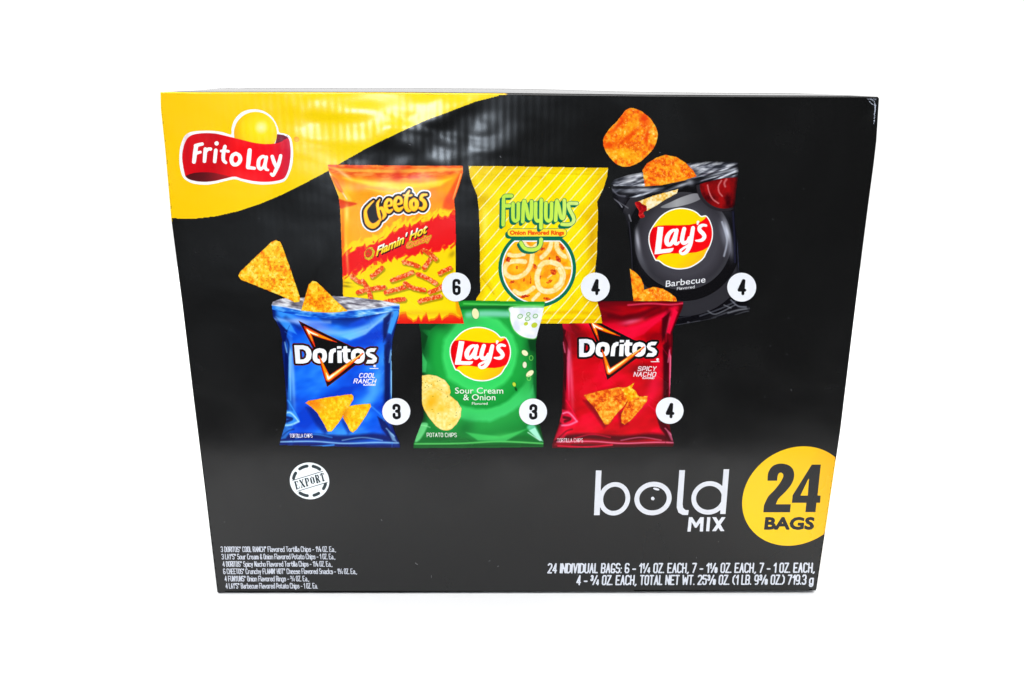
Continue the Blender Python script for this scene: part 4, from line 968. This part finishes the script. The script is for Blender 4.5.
# ------------------------------------------------------------------ loose chips on the panel
P_ = lambda p: Z(230, 230, 5.38, p)
chip('loose_chip_print', P_([(48, 243), (58, 225), (130, 155), (225, 65), (250, 55), (272, 65), (290, 110), (330, 225), (377, 365), (372, 383), (350, 386), (280, 352), (180, 312), (62, 264)]), 301, 38, carton, TORT, (200, 75, 0), round_=.4,
     label='triangular tortilla chip printed above the blue bag')
def shb(c):
    for x, y, rx, ry, a in ((150, 190, 70, 16, -50), (220, 260, 80, 14, -40), (90, 320, 40, 25, 0), (310, 150, 30, 40, -40), (330, 260, 12, 60, 10)):
        c.blob(595+x/6.384, 95+y/6.384, rx/6.384, ry/6.384, a, (238, 60, 5), .85)
    c.blob(595+210/6.384, 95+380/6.384, 12, 6, 0, (255, 200, 20), .6); c.blob(595+235/6.384, 95+190/6.384, 4, 9, 35, (255, 180, 20), .6)
chip('loose_chip_print', Z(595, 95, 6.384, [(235, 82), (290, 100), (330, 130), (362, 160), (390, 210), (401, 255), (385, 320), (340, 380), (270, 437), (190, 459), (130, 435), (80, 380), (65, 350), (52, 310), (60, 262), (110, 195), (130, 180), (160, 140), (200, 95)]), 302, 2, carton, BBQC, (255, 225, 140), smooth=True,
     shade=shb, label='round orange potato chip printed above the black bag')

# ------------------------------------------------------------------ count badges
badge(456.3, 286.7, 14.4, 14.4, '6', 40, 'white badge reading 6')
badge(595.2, 286.8, 14.4, 14.4, '4', 40, 'white badge reading 4 on the yellow bag')
badge(741.4, 286.9, 14.4, 14.4, '4', 40, 'white badge reading 4 on the black bag')
badge(396.5, 411, 14, 13.4, '3', 40, 'white badge reading 3 on the blue bag', h=7.0)
badge(533, 411.1, 13.9, 13.2, '3', 40, 'white badge reading 3 on the green bag', h=7.0)
badge(669.4, 410, 13.8, 13.2, '4', 40, 'white badge reading 4 on the red bag', h=7.0)

# ------------------------------------------------------------------ name of the mix
b = lambda p: Z(590, 460, 6.827, p); k = 1/6.827
c = Canvas(591, 467, 732, 518, 4, (220, 221, 226))
def rg(x, y, rx, ry, w, sh=-.06):
    return np.abs(c.ell(590+x*k, 460+y*k, rx*k, ry*k, 0, sh))-w*k/2
d = np.minimum.reduce([c.poly(b([(40, 70), (78, 70), (66, 376), (27, 376)])), rg(166, 264, 92, 99, 31),
                       rg(430, 262, 110, 98, 33),
                       c.poly(b([(610, 68), (648, 68), (632, 300), (636, 326), (650, 340), (674, 342), (669, 375), (632, 374), (604, 358), (592, 325), (593, 290)])),
                       rg(812, 258, 104, 98, 32), c.poly(b([(912, 62), (950, 62), (925, 368), (888, 368)])),
                       c.ell(590+428*k, 460+262*k, 12*k, 12*k), c.ell(590+452*k, 460+197*k, 22*k, 8*k, 15)])
c.build('mix_lettering', d, 2, carton, INK, 'large white rounded lowercase word')
c = Canvas(684, 514, 728, 534, 5, (222, 223, 228))
def quad(x0, y0, x1, y1, w): return c.poly(b([(x0-w, y0), (x0+w, y0), (x1+w, y1), (x1-w, y1)]))
d = np.minimum.reduce([quad(686, 390, 676, 488, 11), c.poly(b([(676, 390), (698, 390), (724, 432), (752, 390), (778, 390), (728, 462), (716, 462)])), quad(766, 390, 760, 487, 11),
                       quad(811, 390, 803, 486, 11), quad(848, 390, 904, 485, 13.5), quad(912, 390, 846, 485, 13.5)])
c.build('mix_lettering', d, 2, carton, INK, 'small white capital word')

# ------------------------------------------------------------------ yellow disc with the bag count
h = lambda p: Z(740, 440, 6.2, p)
c = Canvas(741, 444, 845, 548, 3, (255, 205, 0))
c.rgb[:] = c.ramp((c.X-745)/95, [(0, (250, 202, 0)), (.7, (250, 193, 0)), (1, (250, 176, 3))])
disc = c.ell(740+346/6.2, 440+347/6.2, 329/6.2, 308/6.2, 0, -.16)
disc = np.maximum(disc, c.loops([INK_EDGE], far=8))
cb = c.build('bag_count_disc', disc, 2, carton, INK, 'yellow disc with a bag count running off the right edge')
c = Canvas(760, 461, 824, 532, 4, (22, 22, 23))
two = c.poly(spline([(*p,) for p in h([(170, 252), (174, 205), (195, 168), (225, 150), (262, 146), (302, 156), (330, 185), (335, 230), (318, 275), (280, 322), (240, 362), (222, 398)])], False, 5).tolist() + h([(315, 398), (310, 448), (144, 448), (148, 405)]) +
             spline(h([(148, 405), (175, 350), (215, 308), (250, 262), (268, 225), (262, 205), (245, 203), (234, 220), (230, 252)]), False, 5).tolist())
four = c.loops([h([(445, 152), (501, 152), (481, 344), (500, 344), (496, 389), (474, 389), (468, 447), (405, 447), (411, 389), (321, 389), (326, 342)]), h([(428, 232), (420, 344), (374, 344)])])
c.build('numeral', np.minimum(two, four), 3, cb, INK)
c.build('lettering', c.text('BAGS', h([(154, 551)])[0], (298/6.2, 0), up(788, 525, 70/6.2), .85), 3, cb, INK)

# ------------------------------------------------------------------ export stamp
e_ = lambda p: Z(280, 455, 13.66, p); k = 1/13.66
c = Canvas(288, 461, 331, 501, 6, (246, 250, 252))
cx, cy = 280+403*k, 455+355*k
disc = c.ell(cx, cy, 270*k, 251*k, 12)
DK = (30, 45, 50)
def on(a, rx=222, ry=205):
    a = math.radians(a); return (cx+rx*k*math.cos(a), cy+ry*k*math.sin(a))
st = []
for a0, a1 in ((190, 211), (233, 261), (283, 309), (11, 31), (56, 74), (98, 126)):
    st.append([(*on(a), 1.55) for a in np.linspace(a0, a1, 8)])
ds = c.strokes(st)
band = c.poly(e_([(170, 352), (590, 222), (650, 372), (240, 498)]))
c.fill(np.maximum(ds, -band+.0), DK)
c.fill(c.strokes([e_([(170, 350), (585, 222)]), e_([(240, 497), (650, 371)])], .33, False), DK)
# condensed slab letters, stems and hairlines on the tilted band
def L_(i, x, y):   # letter cell i, x,y in 0..1
    ox, oy = 196+i*70.0, 372-i*21.7
    return (280+(ox+x*50+y*24)*k, 455+(oy-x*15.5+y*96)*k)
th, tn = .8, .32
GL = {0: [((.2, 0), (.2, 1), th), ((0, 0), (.85, 0), tn), ((0, 1), (.9, 1), tn), ((.2, .5), (.65, .5), tn), ((.85, 0), (.85, .22), tn), ((.9, .78), (.9, 1), tn)],
      1: [((.1, 0), (.85, 1), th), ((.85, 0), (.1, 1), tn), ((-.05, 0), (.3, 0), tn), ((.7, 0), (1, 0), tn), ((-.05, 1), (.3, 1), tn), ((.65, 1), (1.05, 1), tn)],
      2: [((.2, 0), (.2, 1), th), ((0, 1), (.45, 1), tn), ((.2, 0), (.65, .02), tn), ((.65, .02), (.85, .15), th*.8), ((.85, .15), (.85, .4), th*.8), ((.85, .4), (.65, .53), tn), ((.65, .53), (.2, .53), tn)],
      3: [((.15, .2), (.15, .8), th), ((.85, .2), (.85, .8), th), ((.15, .2), (.5, 0), tn), ((.5, 0), (.85, .2), tn), ((.15, .8), (.5, 1), tn), ((.5, 1), (.85, .8), tn)],
      4: [((.2, 0), (.2, 1), th), ((0, 1), (.45, 1), tn), ((.2, 0), (.65, .02), tn), ((.65, .02), (.8, .15), th*.8), ((.8, .15), (.8, .38), th*.8), ((.8, .38), (.6, .5), tn), ((.6, .5), (.2, .5), tn), ((.55, .5), (.85, 1), th*.9)],
      5: [((.45, 0), (.45, 1), th), ((0, 0), (.95, 0), tn), ((0, 0), (0, .22), tn), ((.95, 0), (.95, .22), tn), ((.2, 1), (.75, 1), tn)]}
ltr = [[(*L_(i, *a), w_), (*L_(i, *b_), w_)] for i, g in GL.items() for a, b_, w_ in g]
c.fill(c.strokes(ltr, None, False), DK)
c.build('export_stamp', disc, 2, carton, INK, 'round white stamp reading EXPORT')

# ------------------------------------------------------------------ small print
q = lambda x, y: (210+x/6.4, 535+y/6.4)
rows = [("3 DORITOS® COOL RANCH® Flavored Tortilla Chips - 1⅛ OZ. Ea.,", 72, 805, 107), ("3 LAY'S® Sour Cream & Onion Flavored Potato Chips - 1 OZ. Ea.,", 78, 800, 154),
        ("4 DORITOS® Spicy Nacho Flavored Tortilla Chips - 1⅛ OZ. Ea.,", 84, 782, 201), ("6 CHEETOS® Crunchy FLAMIN' HOT® Cheese Flavored Snacks - 1¼ OZ. Ea.,", 88, 940, 248),
        ("4 FUNYUNS® Onion Flavored Rings - ¾ OZ. Ea.,", 97, 633, 295), ("4 LAY'S® Barbecue Flavored Potato Chips - 1 OZ. Ea.", 103, 688, 341)]
for s_, x0, x1, y in rows:
    o = q(x0, y)
    lettering('contents_line', [(s_, o, ((x1-x0)/6.4, 0), up(o[0]+20, o[1], 4.9), .37, 1)], 2, carton, (190, 193, 202), S=6)
g = lambda x, y: (540+x/3.531, 550+y/3.531)
lettering('weight_line', [("24 INDIVIDUAL BAGS: 6 - 1¼ OZ. EACH, 7 - 1⅛ OZ. EACH, 7 - 1 OZ. EACH,", g(28, 80), (940/3.531, -.6), up(680, 570, 8.8), .72, 1)], 2, carton, (210, 213, 221), S=5)
lettering('weight_line', [("4 - ¾ OZ. EACH, TOTAL NET WT. 25⅜ OZ. (1 LB. 9⅜ OZ.) 719.3 g", g(130, 122), (833/3.531, -.6), up(695, 582, 8.8), .72, 1)], 2, carton, (210, 213, 221), S=5)

# ------------------------------------------------------------------ wear of the card
def scuff(items, col, layer=3):
    P = np.array([p[:2] for l in items for p in l])
    c = Canvas(P[:, 0].min()-3, P[:, 1].min()-3, P[:, 0].max()+3, P[:, 1].max()+3, 5, col)
    d = c.strokes(items)+(fbm(c.X/.8, c.Y/.8, 400)-.5)*1.3
    c.rgb *= (.55+.6*vnoise(c.X*1.3, c.Y*1.3, 401))[..., None]
    d = np.maximum(d, c.loops([INS], far=8))
    c.build('scuff_mark', d, layer, carton, INK)
scuff([[(867.5, 98.9, .3), (871, 99.2, .5), (874.5, 101.5, .5)], [(871, 98.8, .3), (876, 99.2, .4)], [(874.8, 103, .6), (875.6, 108, .55), (874.9, 115, .4), (873.9, 124, .15)], [(869.5, 101.2, .25), (873.5, 104.6, .3), (876.3, 105, .3)]], (190, 196, 210))
dust = Canvas(185, 130, 865, 585, 3, (84, 84, 86)); dd = np.full(dust.X.shape, 6.0)
for q in range(46):
    x = 215+rng.rand()*600; y = 140+rng.rand()*440
    dd = np.minimum(dd, dust.stroke([(x, y), (x+rng.randn()*.8, y+rng.randn()*.8)], .16+.22*rng.rand()**3, False, 2.0))
dust.rgb += (rng.rand(*dust.X.shape)*30)[..., None]
do_ = dust.build('dust', dd, 1, carton, INK); do_['kind'] = 'stuff'
scuff([[(182.2, 481.2, .3), (185.4, 481.4, .35)]], (190, 200, 210))
scuff([[(205.6, 500.2, .35), (205.8, 500.4, .35)]], (150, 150, 155))

# ------------------------------------------------------------------ the place: white table, floor in front
def plain(name, col, rough=.6, nscale=None):
    m, nt, bs = new_mat(name)
    bs.inputs['Roughness'].default_value = rough
    nz = nt.nodes.new('ShaderNodeTexNoise'); nz.inputs['Scale'].default_value = nscale or 8
    cr = nt.nodes.new('ShaderNodeMix'); cr.data_type = 'RGBA'
    cr.inputs['A'].default_value = (*col, 1); cr.inputs['B'].default_value = (*[v*.97 for v in col], 1)
    nt.links.new(nz.outputs['Fac'], cr.inputs['Factor']); nt.links.new(cr.outputs['Result'], bs.inputs['Base Color'])
    return m
def block(name, x0, x1, y0, y1, z0, z1, mat):
    V = [(x, y, z) for z in (z0, z1) for y in (y0, y1) for x in (x0, x1)]
    F = [(0, 2, 3, 1), (4, 5, 7, 6), (0, 1, 5, 4), (1, 3, 7, 5), (3, 2, 6, 7), (2, 0, 4, 6)]
    me = bpy.data.meshes.new(name); me.from_pydata(V, [], F); me.update(); me.materials.append(mat)
    o = bpy.data.objects.new(name, me); C.objects.link(o); return o
table = block('table_surface', -1.6, 1.6, -0.28, 1.3, -0.03, -0.0003, plain('white_table', (.96, .96, .96), .75))
table['kind'] = 'structure'

# ------------------------------------------------------------------ light
w = bpy.data.worlds.new('World'); scene.world = w; w.use_nodes = True
wn = w.node_tree; bg = wn.nodes['Background']
# bright white studio behind the carton, dim room on the photographer's side
tcw = wn.nodes.new('ShaderNodeTexCoord'); sp = wn.nodes.new('ShaderNodeSeparateXYZ'); mr = wn.nodes.new('ShaderNodeMapRange')
wn.links.new(tcw.outputs['Generated'], sp.inputs[0]); wn.links.new(sp.outputs['Y'], mr.inputs['Value'])
mr.inputs['From Min'].default_value = -0.35; mr.inputs['From Max'].default_value = 0.0
mr.inputs['To Min'].default_value = 0.04; mr.inputs['To Max'].default_value = 1.15
wn.links.new(mr.outputs[0], bg.inputs['Strength']); bg.inputs['Color'].default_value = (1, 1, 1, 1)

def area(name, loc, target, sx, sy, power, col=(1, 1, 1)):
    l = bpy.data.lights.new(name, 'AREA'); l.shape = 'RECTANGLE'; l.size = sx; l.size_y = sy; l.energy = power; l.color = col
    o = bpy.data.objects.new(name, l); C.objects.link(o); o.location = loc
    from mathutils import Vector
    o.rotation_euler = (Vector(target)-Vector(loc)).to_track_quat('-Z', 'Y').to_euler()
    return o
area('overhead_fill', (0.0, -0.98, 2.0), (0, -0.1, 0), 1.8, 1.2, 47)  # added unseen light, keeps the table white up to the carton's foot
area('rear_table_fill', (0.0, 1.0, 1.7), (0, 0.95, 0), 2.8, 1.2, 45)  # extra light added overhead to whiten the table behind the carton
area('front_fill', (0.2, -1.7, 1.9), (0, 0, 0.2), 0.8, 0.6, 2.2)  # fill added out of view to brighten the printed front
area('window_lamp', (-0.30, -1.5, 0.40), (-0.09, 0, 0.36), 0.26, 0.22, 8, (0.78, 0.88, 1.0))

# ------------------------------------------------------------------ camera
cam = bpy.data.cameras.new('camera'); co = bpy.data.objects.new('camera', cam); C.objects.link(co)
R = (0.9999606062318389, -0.007440692021782977, 0.004839637041173215)
U = (-0.0024406485494752076, 0.29373348280710454, 0.9558842421091931)
F_ = (0.008534003697636018, 0.955858398080095, -0.2937037514241916)
co.matrix_world = Matrix(((R[0], U[0], -F_[0], -0.01112947656183804), (R[1], U[1], -F_[1], -0.6123025289552666), (R[2], U[2], -F_[2], 0.40815341003617006), (0, 0, 0, 1)))
cam.sensor_width = 36; cam.lens = 845*36/1024; cam.clip_start = 0.01; cam.clip_end = 200
scene.camera = co
scene.view_settings.view_transform = 'Standard'; scene.view_settings.look = 'None'
scene.view_settings.exposure = 0; scene.view_settings.gamma = 1
